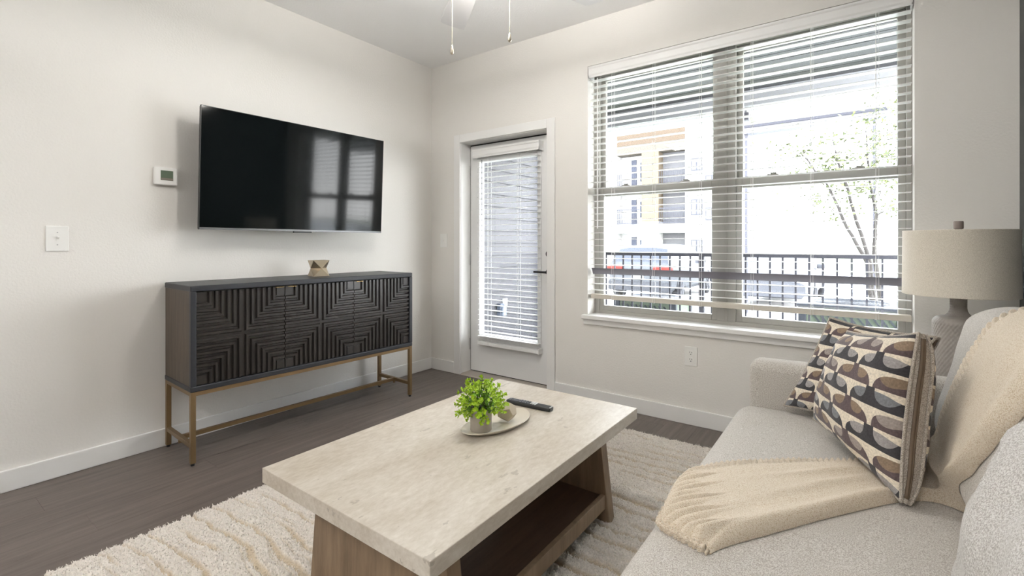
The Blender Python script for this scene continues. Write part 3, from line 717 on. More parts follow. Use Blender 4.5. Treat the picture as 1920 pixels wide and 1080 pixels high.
    az = rs.rand(nb)*2*PI; ln = 0.005+0.0065*rs.rand(nb); sp_ = 0.3+0.8*rs.rand(nb)
    dx = np.cos(az)*sp_*ln; dy = np.sin(az)*sp_*ln; wd = 0.0008+0.0007*rs.rand(nb)
    sx = -np.sin(az)*wd; sy = np.cos(az)*wd
    v0 = base + np.stack([-sx, -sy, 0*sx], -1); v1 = base + np.stack([sx, sy, 0*sx], -1)
    mid = base + np.stack([dx*0.4, dy*0.4, ln*0.75], -1); v2 = mid + np.stack([sx, sy, 0*sx], -1); v3 = mid - np.stack([sx, sy, 0*sx], -1)
    tip = base + np.stack([dx, dy, ln*0.9+0.001], -1)
    co = np.stack([v0, v1, v2, v3, tip], 1).reshape(-1, 3).astype(np.float32)
    k = np.arange(nb)[:, None]*5
    q = np.concatenate([k+0, k+1, k+2, k+3, k+3, k+2, k+4], 1).astype(np.int32)
    me2 = bpy.data.meshes.new('shag_strands'); me2.vertices.add(len(co)); me2.vertices.foreach_set('co', co.ravel())
    me2.loops.add(q.size); me2.loops.foreach_set('vertex_index', q.ravel())
    ls_ = np.stack([np.arange(nb)*7, np.arange(nb)*7+4], -1).ravel().astype(np.int32)
    me2.polygons.add(nb*2); me2.polygons.foreach_set('loop_start', ls_); me2.update(calc_edges=True)
    me2.materials.append(mat('rug_strand', rgb(228, 222, 214), 0.95, spec=0.1, var=0.2, vscale=120))
    o2 = bpy.data.objects.new('shag_strands', me2); COL.objects.link(o2); o2.parent = o; o2['kind'] = 'stuff'
build_rug()

# ------------------------------------------------------------------ sofa
M['sofa'] = weave_mat('oatmeal_tweed', rgb(166, 159, 150), rgb(216, 212, 206), 400, bdist=0.0015, strength=0.9)
M['sofa_c'] = weave_mat('grey_tweed', rgb(168, 164, 159), rgb(218, 216, 213), 380, bdist=0.0016, strength=0.9)
SY0, SY1 = -2.745, -0.825
sofa = thing('sofa', 'light oatmeal tweed sofa along the dark wall under the window', 'sofa', (3.25, -1.79, 0))
def seat_fn(p, h):
    u = p[0]/h[0]; v = p[1]/h[1]
    z = p[2]
    if z > 0: z += 0.020*(1-abs(u)**2.5)*(1-abs(v)**6) * (z/h[2])
    x = p[0]
    if u < 0: x -= 0.012*(1-(p[2]/h[2])**2)*(-u)
    n_ = mnoise.noise(Vector((p[0]*5, p[1]*4, p[2]*6)))*0.004
    return (x, p[1], z+n_)
seat_mb = MB().rbox(((2.757+3.45)/2, (SY0+SY1)/2, 0.3775), ((3.45-2.757)/2, (SY1-SY0)/2-0.002, 0.0775), 0.058, 6, (14, 36, 2), fn=seat_fn)
obj('seat_cushion', seat_mb, M['sofa'], sofa, smooth=180)
obj('base', MB().rbox((3.245, (SY0+SY1)/2, 0.185), (0.475, (SY1-SY0)/2+0.12, 0.115), 0.02, 3, (2,2,2)), M['sofa'], sofa, smooth=180)
for (a, b) in ((SY1, -0.70), (-2.87, SY0)):
    fn = lambda p, h: (p[0], p[1], p[2] + (0.022*(p[0]+h[0])/(2*h[0]) if p[2] > 0 else 0))
    obj('arm', MB().rbox((3.245, (a+b)/2, 0.36), (0.46, (b-a)/2, 0.278), 0.045, 5, (10, 2, 6), fn=fn), M['sofa'], sofa, smooth=180)
obj('back_frame', MB().rbox((3.665, -1.785, 0.44), (0.075, 1.08, 0.36), 0.035, 4, (2, 8, 4)), M['sofa'], sofa, smooth=180)
for x in (2.83, 3.68):
    for y in (-0.78, -2.79):
        obj('foot', MB().lathe([(0.018, 0.0), (0.028, 0.075)], 16, c=(x, y)), M['shelf_wood'], sofa, smooth=40)
def cushion_mb(yc, wy, seed, cx=3.515, cz=0.705, hz=0.255, lean=13, bulge=0.055, yaw=0, wr=0.008, tx=0.105, roll=0, drop=0.065):
    def fn(p, h):
        u = p[1]/h[1]; v = p[2]/h[2]
        k = (1-abs(u)**2.4)*(1-abs(v)**2.4)
        x = p[0] + (-bulge*k if p[0] < 0 else bulge*0.4*k)
        y = p[1]*(1 - 0.06*(1-v*v)*abs(u)**3) ; z = p[2] + (0.012 - drop*abs(u)**3.2)*(1 if v > 0 else 0)*abs(v)
        q = Vector((p[1]*4.5+seed*7.1, p[2]*4.5, seed))
        w = mnoise.noise(q)*wr + mnoise.noise(q*2.7)*wr*0.45
        return (x-w, y, z)
    m_ = MB().rbox((0,0,0), (tx, wy/2, hz), 0.085, 7, (4, 22, 18), fn=fn)
    T = Matrix.Translation((cx, yc, cz)) @ Matrix.Rotation(math.radians(yaw), 4, 'Z') @ Matrix.Rotation(math.radians(lean), 4, 'Y') @ Matrix.Rotation(math.radians(roll), 4, 'X')
    return m_.xform(T)
cA = cushion_mb(-1.35, 1.03, 1, cz=0.695, bulge=0.022, cx=3.528); cB = cushion_mb(-2.325, 0.93, 3, cx=3.450, lean=13, wr=0.030, cz=0.645, bulge=0.065, drop=0.10)
obj('back_cushion', cA, M['sofa'], sofa, smooth=180)
tag(obj('back_cushion', cB, M['sofa_c'], sofa, smooth=180), 'grey plumped back cushion nearest the camera')

# ------------------------------------------------------------------ scatter cushions
def pattern_mat():
    m = bpy.data.materials.new('tapestry_print'); m.use_nodes = True; nt = m.node_tree; p = nt.nodes['Principled BSDF']
    p.inputs['Roughness'].default_value = 0.9; p.inputs['Specular IOR Level'].default_value = 0.15; p.inputs['Sheen Weight'].default_value = 0.15
    uv = nt.nodes.new('ShaderNodeUVMap'); uv.uv_map = 'UVMap'; s = nt.nodes.new('ShaderNodeSeparateXYZ'); nt.links.new(uv.outputs[0], s.inputs[0])
    u = E_(nt, s.outputs[0]); v = E_(nt, s.outputs[1])
    NC, NR = 2.7, 8.0
    vr = v*NR + 0.25; row = vr.floor(); b = vr.frac()
    odd = row.mod(2.0).gt(0.5)
    uc = u*NC + odd*0.5 + 0.18; a = uc.frac(); col = uc.floor()
    d = (a-0.5).abs()*2.0
    cup = ((d/0.93).pow(3.2) + (b/0.84).pow(2.4)).lt(1.0).max((d*-1.0+0.16).gt(0.0))
    lobe = None
    for c_ in (0.27, 0.73):
        e = (((a-c_).abs()/0.15).pow(2.4) + ((b*-1.0+0.84).max(0.0)/0.58).pow(2.2)).lt(1.0)
        lobe = e if lobe is None else lobe.max(e)
    lobe = lobe*cup
    n = nt.nodes.new('ShaderNodeTexNoise'); n.inputs['Scale'].default_value = 190; n.inputs['Detail'].default_value = 2
    t = nt.nodes.new('ShaderNodeTexCoord'); nt.links.new(t.outputs['Object'], n.inputs['Vector'])
    st = nt.nodes.new('ShaderNodeTexNoise'); st.inputs['Scale'].default_value = 7; nt.links.new(uv.outputs[0], st.inputs['Vector'])
    def mix(f, A, B):
        x = nt.nodes.new('ShaderNodeMix'); x.data_type = 'RGBA'
        if isinstance(f, E_): nt.links.new(f.s, x.inputs['Factor'])
        else: x.inputs['Factor'].default_value = f
        for q, k in ((A, 'A'), (B, 'B')):
            if isinstance(q, tuple): x.inputs[k].default_value = q
            else: nt.links.new(q, x.inputs[k])
        return x.outputs['Result']
    third = (row + col).mod(3.0).lt(0.5)
    dark = mix(odd, rgb(62, 61, 64), rgb(92, 80, 81))
    lob0 = mix(third, rgb(152, 148, 147), rgb(122, 124, 128))
    lob1 = mix(third, rgb(136, 118, 100), rgb(156, 146, 140))
    lob = mix(odd, lob0, lob1)
    c = mix(cup, rgb(222, 212, 195), dark); c = mix(lobe, c, lob)
    sc_ = nt.nodes.new('ShaderNodeVectorMath'); sc_.operation = 'SCALE'; nt.links.new(c, sc_.inputs[0])
    f = (E_(nt, n.outputs['Fac'])*0.9) + 0.55; nt.links.new(f.s, sc_.inputs['Scale']); nt.links.new(sc_.outputs[0], p.inputs['Base Color'])
    bn = nt.nodes.new('ShaderNodeBump'); bn.inputs['Strength'].default_value = 0.5; bn.inputs['Distance'].default_value = 0.0015
    nt.links.new(n.outputs['Fac'], bn.inputs['Height']); nt.links.new(bn.outputs[0], p.inputs['Normal'])
    return m
M['print'] = pattern_mat()
M['gusset'] = weave_mat('grey_tweed_gusset', rgb(140, 130, 119), rgb(200, 192, 182), 480)
M['zip'] = mat('bronze_zip_tape', rgb(98, 82, 66), 0.6)
def scatter(name, label, BL, BR, TR, TL, g, b1, b2, seed, zipside):
    C4 = [Vector(q) for q in (BL, BR, TR, TL)]
    ctr = sum(C4, Vector())/4
    n = ((C4[1]-C4[0]).cross(C4[3]-C4[0]) + (C4[2]-C4[1]).cross(C4[3]-C4[2])).normalized()
    t = thing(name, label, 'cushion', (ctr[0], ctr[1], min(q[2] for q in C4)), group=None)
    def at(u, v):  # -1..1, sides pulled in between the corners
        cu = 1-0.075*(1-v*v)*abs(u)**2; cv = 1-0.075*(1-u*u)*abs(v)**2
        a = (u*cu+1)/2; b = (v*cv+1)/2
        return C4[0]*(1-a)*(1-b) + C4[1]*a*(1-b) + C4[2]*a*b + C4[3]*(1-a)*b
    N = 34
    us = [math.sin(PI/2*(-1+2*i/N)) for i in range(N+1)]
    def sheet(sgn, bul, off):
        m_ = MB(); uvs = []
        for i, u in enumerate(us):
            for j, v in enumerate(us):
                k = ((1-u*u)*(1-v*v))**0.45
                w = mnoise.noise(Vector((u*1.9+seed, v*1.9, sgn)))*0.012*k + mnoise.noise(Vector((u*5+seed, v*5, sgn*3)))*0.005*((1-u*u)*(1-v*v))**0.25
                corner = (abs(u)*abs(v))**5
                m_.v.append(tuple(at(u, v) + n*(off + sgn*(bul*k + w) - off*0.6*corner)))
                uvs.append(((u+1)/2, (v+1)/2))
        fs = [(i*(N+1)+j, (i+1)*(N+1)+j, (i+1)*(N+1)+j+1, i*(N+1)+j+1) for i in range(N) for j in range(N)]
        if sgn < 0: fs = [q[::-1] for q in fs]
        m_.f = fs; m_.m = [0]*len(fs)
        return m_, uvs
    fm, uvs = sheet(1, b1, 0.0)
    me = fm.mesh('front_panel', M['print']); ul = me.uv_layers.new(name='UVMap')
    for l in me.loops: ul.data[l.index].uv = uvs[l.vertex_index]
    obj('front_panel', me, None, t, smooth=180)
    bm2, uvs2 = sheet(-1, b2, -g)
    me = bm2.mesh('back_panel', M['print']); ul = me.uv_layers.new(name='UVMap')
    for l in me.loops: ul.data[l.index].uv = uvs2[l.vertex_index]
    obj('back_panel', me, None, t, smooth=180)
    # gusset strip round the edge
    per = [(us[i], -1) for i in range(N)] + [(1, us[i]) for i in range(N)] + [(-us[i], 1) for i in range(N)] + [(-1, -us[i]) for i in range(N)]
    gm = MB(); R_ = 6
    outl = []
    for (u, v) in per:
        p0 = at(u, v); corner = (abs(u)*abs(v))**5
        d_out = (p0-ctr); d_out -= n*d_out.dot(n); d_out.normalize()
        p1 = p0 - n*g*(1-0.6*corner)
        outl.append((p0, p1, d_out))
        for k in range(R_+1):
            s = k/R_; gm.v.append(tuple(p0.lerp(p1, s) + d_out*0.006*math.sin(PI*s)))
    K = len(per)
    for i in range(K):
        for k in range(R_):
            a = i*(R_+1)+k; b = ((i+1) % K)*(R_+1)+k
            gm.f.append((a, a+1, b+1, b)); gm.m.append(0)
    gu = obj('gusset', gm, M['gusset'], t, smooth=180)
    for w in (0, 1):
        pts = [q[w]+q[2]*0.003 for q in outl]; pts.append(pts[0])
        obj('piping', MB().tube(pts, 0.0042, 6, cap=False), M['gusset'], t, smooth=180)
    seg = range(N+4, 2*N-3) if zipside == 'right' else range(3, N-3)
    z0 = [outl[i][0].lerp(outl[i][1], 0.30)+outl[i][2]*(0.007+0.0015*math.sin(i*0.9)) for i in seg]
    z1 = [outl[i][0].lerp(outl[i][1], 0.52)+outl[i][2]*(0.0085) for i in seg]
    zm = MB()
    zm.tube([a.lerp(b, 0.25) for a, b in zip(z0, z1)], 0.0045, 6); zm.tube([a.lerp(b, 0.8) for a, b in zip(z0, z1)], 0.003, 6)
    obj('zip', zm, M['zip'], gu, smooth=180)
    return t
scatter('scatter_cushion', 'front patterned square cushion leaning forward on the throw blanket with zip showing',
        (3.047,-1.14,0.535), (3.258,-1.54,0.492), (3.297,-1.46,0.905), (3.1415,-1.05,0.832), 0.048, 0.085, 0.05, 2.0, 'right')
scatter('scatter_cushion', 'rear patterned square cushion tucked against the sofa arm behind another',
        (2.93,-0.895,0.490), (3.22,-1.03,0.498), (3.372,-1.04,0.838), (3.083,-0.86,0.850), 0.05, 0.045, 0.03, 9.0, 'right')

# ------------------------------------------------------------------ throw blanket
M['knit'] = weave_mat('cream_tan_knit', rgb(196, 174, 142), rgb(230, 219, 202), 420, bdist=0.0016, strength=0.9, lo=0.32, hi=0.55)
def build_throw():
    vv = []; ff = []
    for m_ in (seat_mb, cA, cB):
        o = len(vv); vv += m_.v; ff += [tuple(i+o for i in f) for f in m_.f]
    bvh = BVHTree.FromPolygons([Vector(v) for v in vv], ff)
    # rows from the front hem over the seat, up the back and over: far edge, near edge, outward direction
    rows = [((2.748,-1.600,0.455), (2.905,-2.015,0.49), (-0.55,0,0.83), 0.62),
            ((2.775,-1.575,0.47), (2.945,-1.955,0.49), (-0.12,0,1), 0.0),
            ((2.90,-1.495,0.49), (3.05,-1.80,0.49), (0,0,1), 0.0),
            ((3.03,-1.400,0.49), (3.17,-1.63,0.49), (0,0,1), 0.0),
            ((3.15,-1.320,0.49), (3.28,-1.485,0.49), (-0.1,0,1), 0.0),
            ((3.25,-1.245,0.50), (3.34,-1.445,0.50), (-0.4,0,0.9), 0.0),
            ((3.32,-1.195,0.54), (3.37,-1.50,0.545), (-0.8,0,0.6), 0.0),
            ((3.36,-1.195,0.62), (3.38,-1.60,0.62), (-1,0,0.2), 0.0),
            ((3.385,-1.225,0.71), (3.385,-1.68,0.71), (-1,0,0.2), 0.0),
            ((3.405,-1.255,0.80), (3.395,-1.74,0.80), (-0.97,0,0.25), 0.0),
            ((3.430,-1.275,0.88), (3.425,-1.765,0.88), (-0.8,0,0.6), 0.0),
            ((3.480,-1.285,0.945), (3.48,-1.790,0.945), (-0.4,0,0.9), 0.0),
            ((3.560,-1.295,0.97), (3.56,-1.810,0.97), (0,0,1), 0.0),
            ((3.640,-1.300,0.95), (3.64,-1.820,0.95), (0.4,0,0.9), 0.0)]
    SUB = 26; NT = 130
    def cr(a, b, c, d, t): return 0.5*((2*b) + (c-a)*t + (2*a-5*b+4*c-d)*t*t + (3*b-a-3*c+d)*t*t*t)
    S = []
    R_ = [[Vector(q) for q in r[:3]] for r in rows]
    for i in range(len(R_)-1):
        for k in range(SUB):
            t = k/SUB; g = lambda j: R_[max(0, min(len(R_)-1, j))]
            S.append([cr(g(i-1)[q], g(i)[q], g(i+1)[q], g(i+2)[q], t) for q in range(3)])
    S.append(R_[-1])
    n = len(S); P = [[None]*(NT+1) for _ in range(n)]; Nn = [[None]*(NT+1) for _ in range(n)]
    for i, (a, b, d) in enumerate(S):
        d = d.normalized()
        for j in range(NT+1):
            t = j/NT
            p = a.lerp(b, t)
            dd = d
            if i < 10*SUB/9:   # front hem bows out over the rounded seat edge
                w = math.sin(PI*t)*(1-i/(10*SUB/9))**1.5
                p = p + Vector((-0.112*w, -0.075*w, 0))
                if p[0] < 2.80: dd = (d + Vector((-(2.80-p[0])*16, 0, -(2.80-p[0])*4))).normalized()
            hit, nr, fi, ds = bvh.ray_cast(p + dd*0.22, -dd, 0.42)
            P[i][j] = hit if hit is not None else p
            Nn[i][j] = dd
    Pa = np.array([[list(q) for q in row] for row in P]); Na = np.array([[list(q) for q in row] for row in Nn])
    for it in range(420):
        A = (Pa[:-2,1:-1]+Pa[2:,1:-1]+Pa[1:-1,:-2]+Pa[1:-1,2:])/4 - Pa[1:-1,1:-1]
        hN = (A*Na[1:-1,1:-1]).sum(-1, keepdims=True)
        Pa[1:-1,1:-1] += 0.5*np.where(hN > 0, A, A - Na[1:-1,1:-1]*hN)
    P = [[Vector(Pa[i, j]) for j in range(NT+1)] for i in range(n)]
    top = []; bot = []
    arc = [0.0]
    for i in range(1, n): arc.append(arc[-1] + (P[i][NT//2]-P[i-1][NT//2]).length)
    for i in range(n):
        s = i/(n-1)
        for j in range(NT+1):
            t = j/NT; nr = Nn[i][j]
            e = abs(2*t-1)
            T = 0.021 + (0.016*math.exp(-((t-0.94)/0.07)**2))         # doubled edge on the near side is thicker
            prof = (1-e**7)**0.5
            hem = min(1.0, (i+0.6)/(3.0*SUB/9))
            rib = 0.0
            if t < 0.20: rib = (0.003 - 0.013*abs(math.sin(arc[i]*PI/0.0185 + j*0.17))**4)*min(1, (0.20-t)/0.04)*min(1.0, (t+0.01)/0.02)
            hemz = max(0.0, 1-arc[i]/0.15*(1+0.25*math.sin(j*0.31)))
            if hemz > 0: rib = max(rib, -0.002)*(1-min(1, hemz*2)) + (0.006 - 0.016*abs(math.sin(j*PI/9.5 + arc[i]*13))**4)*min(1, hemz*2.2)
            fold = 0.010*math.exp(-((t-0.36-0.25*s)/0.05)**2)*math.exp(-((s-0.27)/0.12)**2) + 0.008*math.exp(-((t-0.62+0.5*(s-0.25))/0.06)**2)*math.exp(-((s-0.22)/0.10)**2)
            wv = mnoise.noise(Vector((s*16, t*5, 0.3)))*0.004
            h = 0.003 + T*prof*hem**0.5 + (rib + fold + wv*prof)*min(1, prof*1.5)
            top.append(P[i][j] + nr*max(h, 0.002)); bot.append(P[i][j] + nr*0.0015)
    W = NT+1; m_ = MB(); m_.v = [tuple(q) for q in top+bot]; o = n*W
    for i in range(n-1):
        for j in range(NT):
            m_.f.append((i*W+j, i*W+j+1, (i+1)*W+j+1, (i+1)*W+j)); m_.f.append((o+i*W+j, o+(i+1)*W+j, o+(i+1)*W+j+1, o+i*W+j+1))
    for i in range(n-1):
        m_.f.append((i*W, (i+1)*W, o+(i+1)*W, o+i*W)); m_.f.append((i*W+NT, o+i*W+NT, o+(i+1)*W+NT, (i+1)*W+NT))
    for j in range(NT):
        m_.f.append((j, o+j, o+j+1, j+1)); m_.f.append(((n-1)*W+j, (n-1)*W+j+1, o+(n-1)*W+j+1, o+(n-1)*W+j))
    m_.m = [0]*len(m_.f)
    t = obj('throw_blanket', m_, M['knit'], None, smooth=180)
    tag(t, 'cream knitted throw blanket draped over the sofa back and seat', 'blanket')
    # crocheted hem: a beaded edge along the front
    hem = MB()
    for layer, (dz, ii) in enumerate(((0.014, 0), (0.004, 0))):
        pts = [P[0][j] + Nn[0][j]*dz + Vector((-0.004-0.003*math.sin(j*0.66+layer), -0.002, 0.0)) for j in range(0, NT+1, 2)]
        q = []
        rr = []
        for a, b in zip(pts[:-1], pts[1:]):
            for k in range(4): q.append(a.lerp(b, k/4)); rr.append(0.0055+0.0026*math.sin(len(q)*0.95))
        hem.tube(q, rr, 7)
    obj('crochet_hem', hem, M['knit'], t, smooth=180)
build_throw()

# ------------------------------------------------------------------ side table and lamp behind the sofa arm
st_ = thing('side_table', 'small round side table hidden behind the sofa arm under the lamp', 'table', (3.507, -0.40, 0))
obj('table_top', MB().lathe([(0.001, 0.53), (0.205, 0.53), (0.21, 0.54), (0.21, 0.548), (0.205, 0.555), (0.001, 0.555)], 40), M['shelf_wood'], st_, smooth=40, world=False)
obj('pedestal', MB().lathe([(0.02, 0.02), (0.02, 0.53)], 20), M['black_metal'], st_, smooth=40, world=False)
obj('foot_plate', MB().lathe([(0.001, 0.0), (0.15, 0.0), (0.15, 0.012), (0.02, 0.022), (0.001, 0.022)], 32), M['black_metal'], st_, smooth=40, world=False)
lp = thing('table_lamp', 'table lamp with beige drum shade and grey textured bottle base', 'lamp', (3.507, -0.40, 0.555))
def prof_pts(pts, n=60):
    out = []
    for (a, b) in zip(pts[:-1], pts[1:]):
        k = max(1, int(math.hypot(b[0]-a[0], b[1]-a[1])/0.0028))
        for i in range(k): out.append((a[0]+(b[0]-a[0])*i/k, a[1]+(b[1]-a[1])*i/k))
    return out + [pts[-1]]
bp = [(0.0005, 0.0), (0.070, 0.0), (0.080, 0.008), (0.083, 0.03), (0.083, 0.255)]
for k in range(1, 9):
    q = k/8*PI/2; bp.append((0.083-0.028*(1-math.cos(q)), 0.255+0.028*math.sin(q)))
for k in range(1, 9):
    q = k/8*PI/2; bp.append((0.055-0.029*math.sin(q), 0.283+0.04*(1-math.cos(q))))
bp += [(0.0265, 0.362), (0.022, 0.366), (0.0005, 0.366)]
bf = lambda r, z, a: r + (0.0015*(abs(math.sin(a*20+z*150))**0.6 + abs(math.sin(a*20-z*150))**0.6 - 1.3) if r > 0.024 else 0)
obj('base', MB().lathe(prof_pts(bp), 220, fn=bf), mat('grey_wash_ceramic', rgb(158, 152, 146), 0.55, var=0.18, vscale=45), lp, smooth=180, world=False)
obj('lamp_neck', MB().lathe([(0.012, 0.364), (0.012, 0.40), (0.016, 0.405), (0.016, 0.44), (0.0005, 0.44)], 20), mat('dark_bronze', rgb(86, 78, 70), 0.4, metal=0.7), lp, smooth=40, world=False)
sh = MB(); R0, R1, z0, z1 = 0.1825, 0.1805, 0.372, 0.642; th = 0.002
sh.lathe([(R0-th, z0), (R0, z0), (R0+0.0008, z0+0.002), (R0, z0+0.005), (R1, z1-0.005), (R1+0.0008, z1-0.002), (R1, z1), (R1-th, z1), (R0-th, z0)], 96)
sh.f = [f for f in sh.f if len(f) == 4]; sh.m = [0]*len(sh.f)
M['shade'] = weave_mat('oatmeal_linen', rgb(206, 198, 184), rgb(226, 219, 206), 420, bdist=0.0006, strength=0.5)
obj('shade', sh, M['shade'], lp, smooth=50, world=False)
sp_ = MB().lathe([(0.008, 0.636), (0.008, 0.646)], 16)
for k in range(3):
    a = k*2*PI/3+0.4; sp_.tube([(0,0,0.64), (R1*math.cos(a), R1*math.sin(a), 0.638)], 0.0015, 6)
sp_.tube([(0.0,0.0,0.44), (0.045,0,0.49), (0.05,0,0.56), (0.0,0,0.64)], 0.0016, 6)
obj('shade_ring', sp_, M['screw'], lp, world=False)
obj('bulb', MB().lathe([(0.0005,0.44),(0.013,0.445),(0.03,0.50),(0.026,0.53),(0.0005,0.545)], 20), M['plastic'], lp, smooth=180, world=False)
obj('finial', MB().lathe([(0.006, 0.644), (0.0155, 0.648), (0.0165, 0.652), (0.0165, 0.676), (0.015, 0.680), (0.0005, 0.680)], 28), mat('grey_wood_finial', rgb(140, 128, 122), 0.6), lp, smooth=40, world=False)

# ------------------------------------------------------------------ ceiling fan with light and pull chains
FX, FYc = 1.89, -1.555
fan = thing('ceiling_fan', 'white ceiling fan with blades and two hanging pull chains', 'ceiling fan', (FX, FYc, CH))
M['fan_w'] = mat('fan_white', (0.80, 0.80, 0.82, 1), 0.4)
M['nickel'] = mat('brushed_nickel', rgb(196, 190, 180), 0.3, metal=0.9)
obj('canopy', MB().lathe([(0.07, CH), (0.065, CH-0.03), (0.02, CH-0.05), (0.012, CH-0.05)], 28, c=(FX, FYc)), M['nickel'], fan, smooth=40)
obj('down_rod', MB().tube([(FX, FYc, CH-0.05), (FX, FYc, 2.47)], 0.012, 12), M['nickel'], fan, smooth=40)
obj('motor_housing', MB().lathe([(0.02, 2.48), (0.10, 2.46), (0.125, 2.42), (0.12, 2.37), (0.07, 2.345), (0.02, 2.345)], 36, c=(FX, FYc)), M['nickel'], fan, smooth=40)
obj('switch_housing', MB().lathe([(0.06, 2.345), (0.11, 2.34), (0.12, 2.30), (0.115, 2.285), (0.02, 2.285)], 36, c=(FX, FYc)), M['nickel'], fan, smooth=40)
bl = obj('light_bowl', MB().lathe([(0.02, 2.283), (0.05, 2.279), (0.085, 2.262), (0.095, 2.238), (0.085, 2.215), (0.05, 2.197), (0.0005, 2.192)], 28, c=(FX, FYc)), mat('lit_frosted_glass', (1,1,1,1), 0.4, emit=((1.0, 0.95, 0.88, 1), FAN_LIGHT)), fan, smooth=180)
obj('added_uplight_ring', MB().lathe([(0.03, 2.475), (0.09, 2.475), (0.09, 2.482), (0.03, 2.482), (0.03, 2.475)], 28, c=(FX, FYc)), mat('added_uplight_glow', (1,1,1,1), 0.4, emit=((1.0, 0.98, 0.95, 1), ADDED_UPLIGHT)), fan)  # unseen glowing ring added on the fan to brighten the ceiling
for k in range(5):
    a = math.radians(143.6 + 72*k); ca, sa = math.cos(a), math.sin(a)
    hw2 = [(0.17, 0.045), (0.24, 0.055), (0.45, 0.063), (0.62, 0.068), (0.668, 0.066), (0.676, 0.045)]
    out = [(r_, w) for r_, w in hw2] + [(0.679, 0.0)] + [(r_, -w) for r_, w in hw2[::-1]]
    tl = math.radians(11); v = []
    for zz in (-0.003, 0.003):
        for (r_, w) in out:
            v.append((FX + r_*ca - w*math.cos(tl)*sa, FYc + r_*sa + w*math.cos(tl)*ca, 2.352 + w*math.sin(tl) + zz))
    K = len(out); f = [tuple(range(K))[::-1], tuple(range(K, 2*K))] + [(i, (i+1) % K, (i+1) % K+K, i+K) for i in range(K)]
    b_ = obj('blade', MB().add(v, f), M['fan_w'], fan)
    obj('blade_iron', MB().tube([(FX+0.1*ca, FYc+0.1*sa, 2.362), (FX+0.2*ca, FYc+0.2*sa, 2.350)], [0.02, 0.012], 8), M['nickel'], b_)
for (cxx, cyy, ze) in ((1.793, -1.627, 1.936), (2.005, -1.506, 1.975)):
    ch = obj('pull_chain', MB().tube([(cxx, cyy, 2.31), (cxx, cyy, ze+0.034)], 0.0015, 6), mat('ball_chain', rgb(176, 168, 150), 0.5, metal=0.2), fan)
    obj('chain_pendant', MB().lathe([(0.0008, ze+0.040), (0.004, ze+0.034), (0.0078, ze+0.012), (0.0075, ze+0.006), (0.0045, ze+0.001), (0.002, ze)], 16, c=(cxx, cyy)), mat('pendant_nickel', rgb(205, 196, 180), 0.3, metal=0.7), ch, smooth=60)

# unseen fill lights added at the ceiling behind the camera to brighten the room
for (x, y, lb) in ((0.95, -4.4, 'added square fill light by the left wall just behind the camera'), (2.85, -4.4, 'added square fill light by the dark wall just behind the camera'), (0.95, -6.2, 'added square fill light by the left wall at the rear of the room'), (2.85, -6.2, 'added square fill light by the dark wall at the rear of the room')):
    t = thing('added_fill_light', lb, 'added fill light', (x, y, CH), group='added fill lights over the kitchen end')
    obj('light_frame', MB().box(x-0.32, x+0.32, y-0.32, y+0.32, CH-0.03, CH), M['trim'], t, bevel=0.004)
    obj('diffuser', MB().box(x-0.29, x+0.29, y-0.29, y+0.29, CH-0.034, CH-0.03), mat('added_fill_diffuser', (1,1,1,1), 0.5, emit=((1.0, 0.97, 0.94, 1), ADDED_FILL_W)), t)

# ================================================================== outside
M['concrete'] = mat('patio_concrete', rgb(196, 194, 190), 0.85, bump=0.2, bscale=40, var=0.06)
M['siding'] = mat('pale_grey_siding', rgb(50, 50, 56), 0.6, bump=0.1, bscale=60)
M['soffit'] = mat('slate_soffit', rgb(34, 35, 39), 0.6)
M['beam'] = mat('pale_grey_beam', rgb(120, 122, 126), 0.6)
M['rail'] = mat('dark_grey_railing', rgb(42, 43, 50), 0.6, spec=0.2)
PYE = 2.05       # outer edge of the patio
struct('floor_patio', MB().box(-0.2, 5.6, 0.2, PYE+0.1, -0.2, -0.04), M['concrete'], 'pale concrete patio floor outside the window')
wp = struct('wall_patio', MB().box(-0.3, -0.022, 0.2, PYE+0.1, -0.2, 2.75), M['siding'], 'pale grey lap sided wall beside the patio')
k = 0; z = -0.04
while z < 2.6:
    zt = min(z+0.132, 2.64)
    obj('siding_board', MB().prism([(-0.022, z), (0.002, z), (0.002, z+0.004), (-0.012, zt+0.012), (-0.022, zt+0.012)], 'y', 0.2, PYE-0.13), M['siding'], wp)
    z += 0.132
# prism axis 'y' takes (x, z) pairs
obj('corner_board', MB().box(-0.03, 0.09, PYE-0.13, PYE+0.1, -0.04, 2.6), M['rail'], wp)
cp = struct('ceiling_patio', MB().box(-0.3, 5.6, 0.2, PYE+0.15, 2.63, 2.75), M['soffit'], 'slate grey board ceiling of the covered patio')
yy = 0.2
while yy < PYE-0.1:
    obj('soffit_board', MB().box(-0.02, 5.6, yy+0.004, min(yy+0.142, PYE-0.1)-0.004, 2.612, 2.63), M['soffit'], cp)
    yy += 0.146
struct('trim_5', MB().box(-0.3, 5.6, PYE-0.12, PYE+0.1, 2.465, 2.63), M['beam'], 'pale grey beam along the outer edge of the patio ceiling', bevel=0.004)

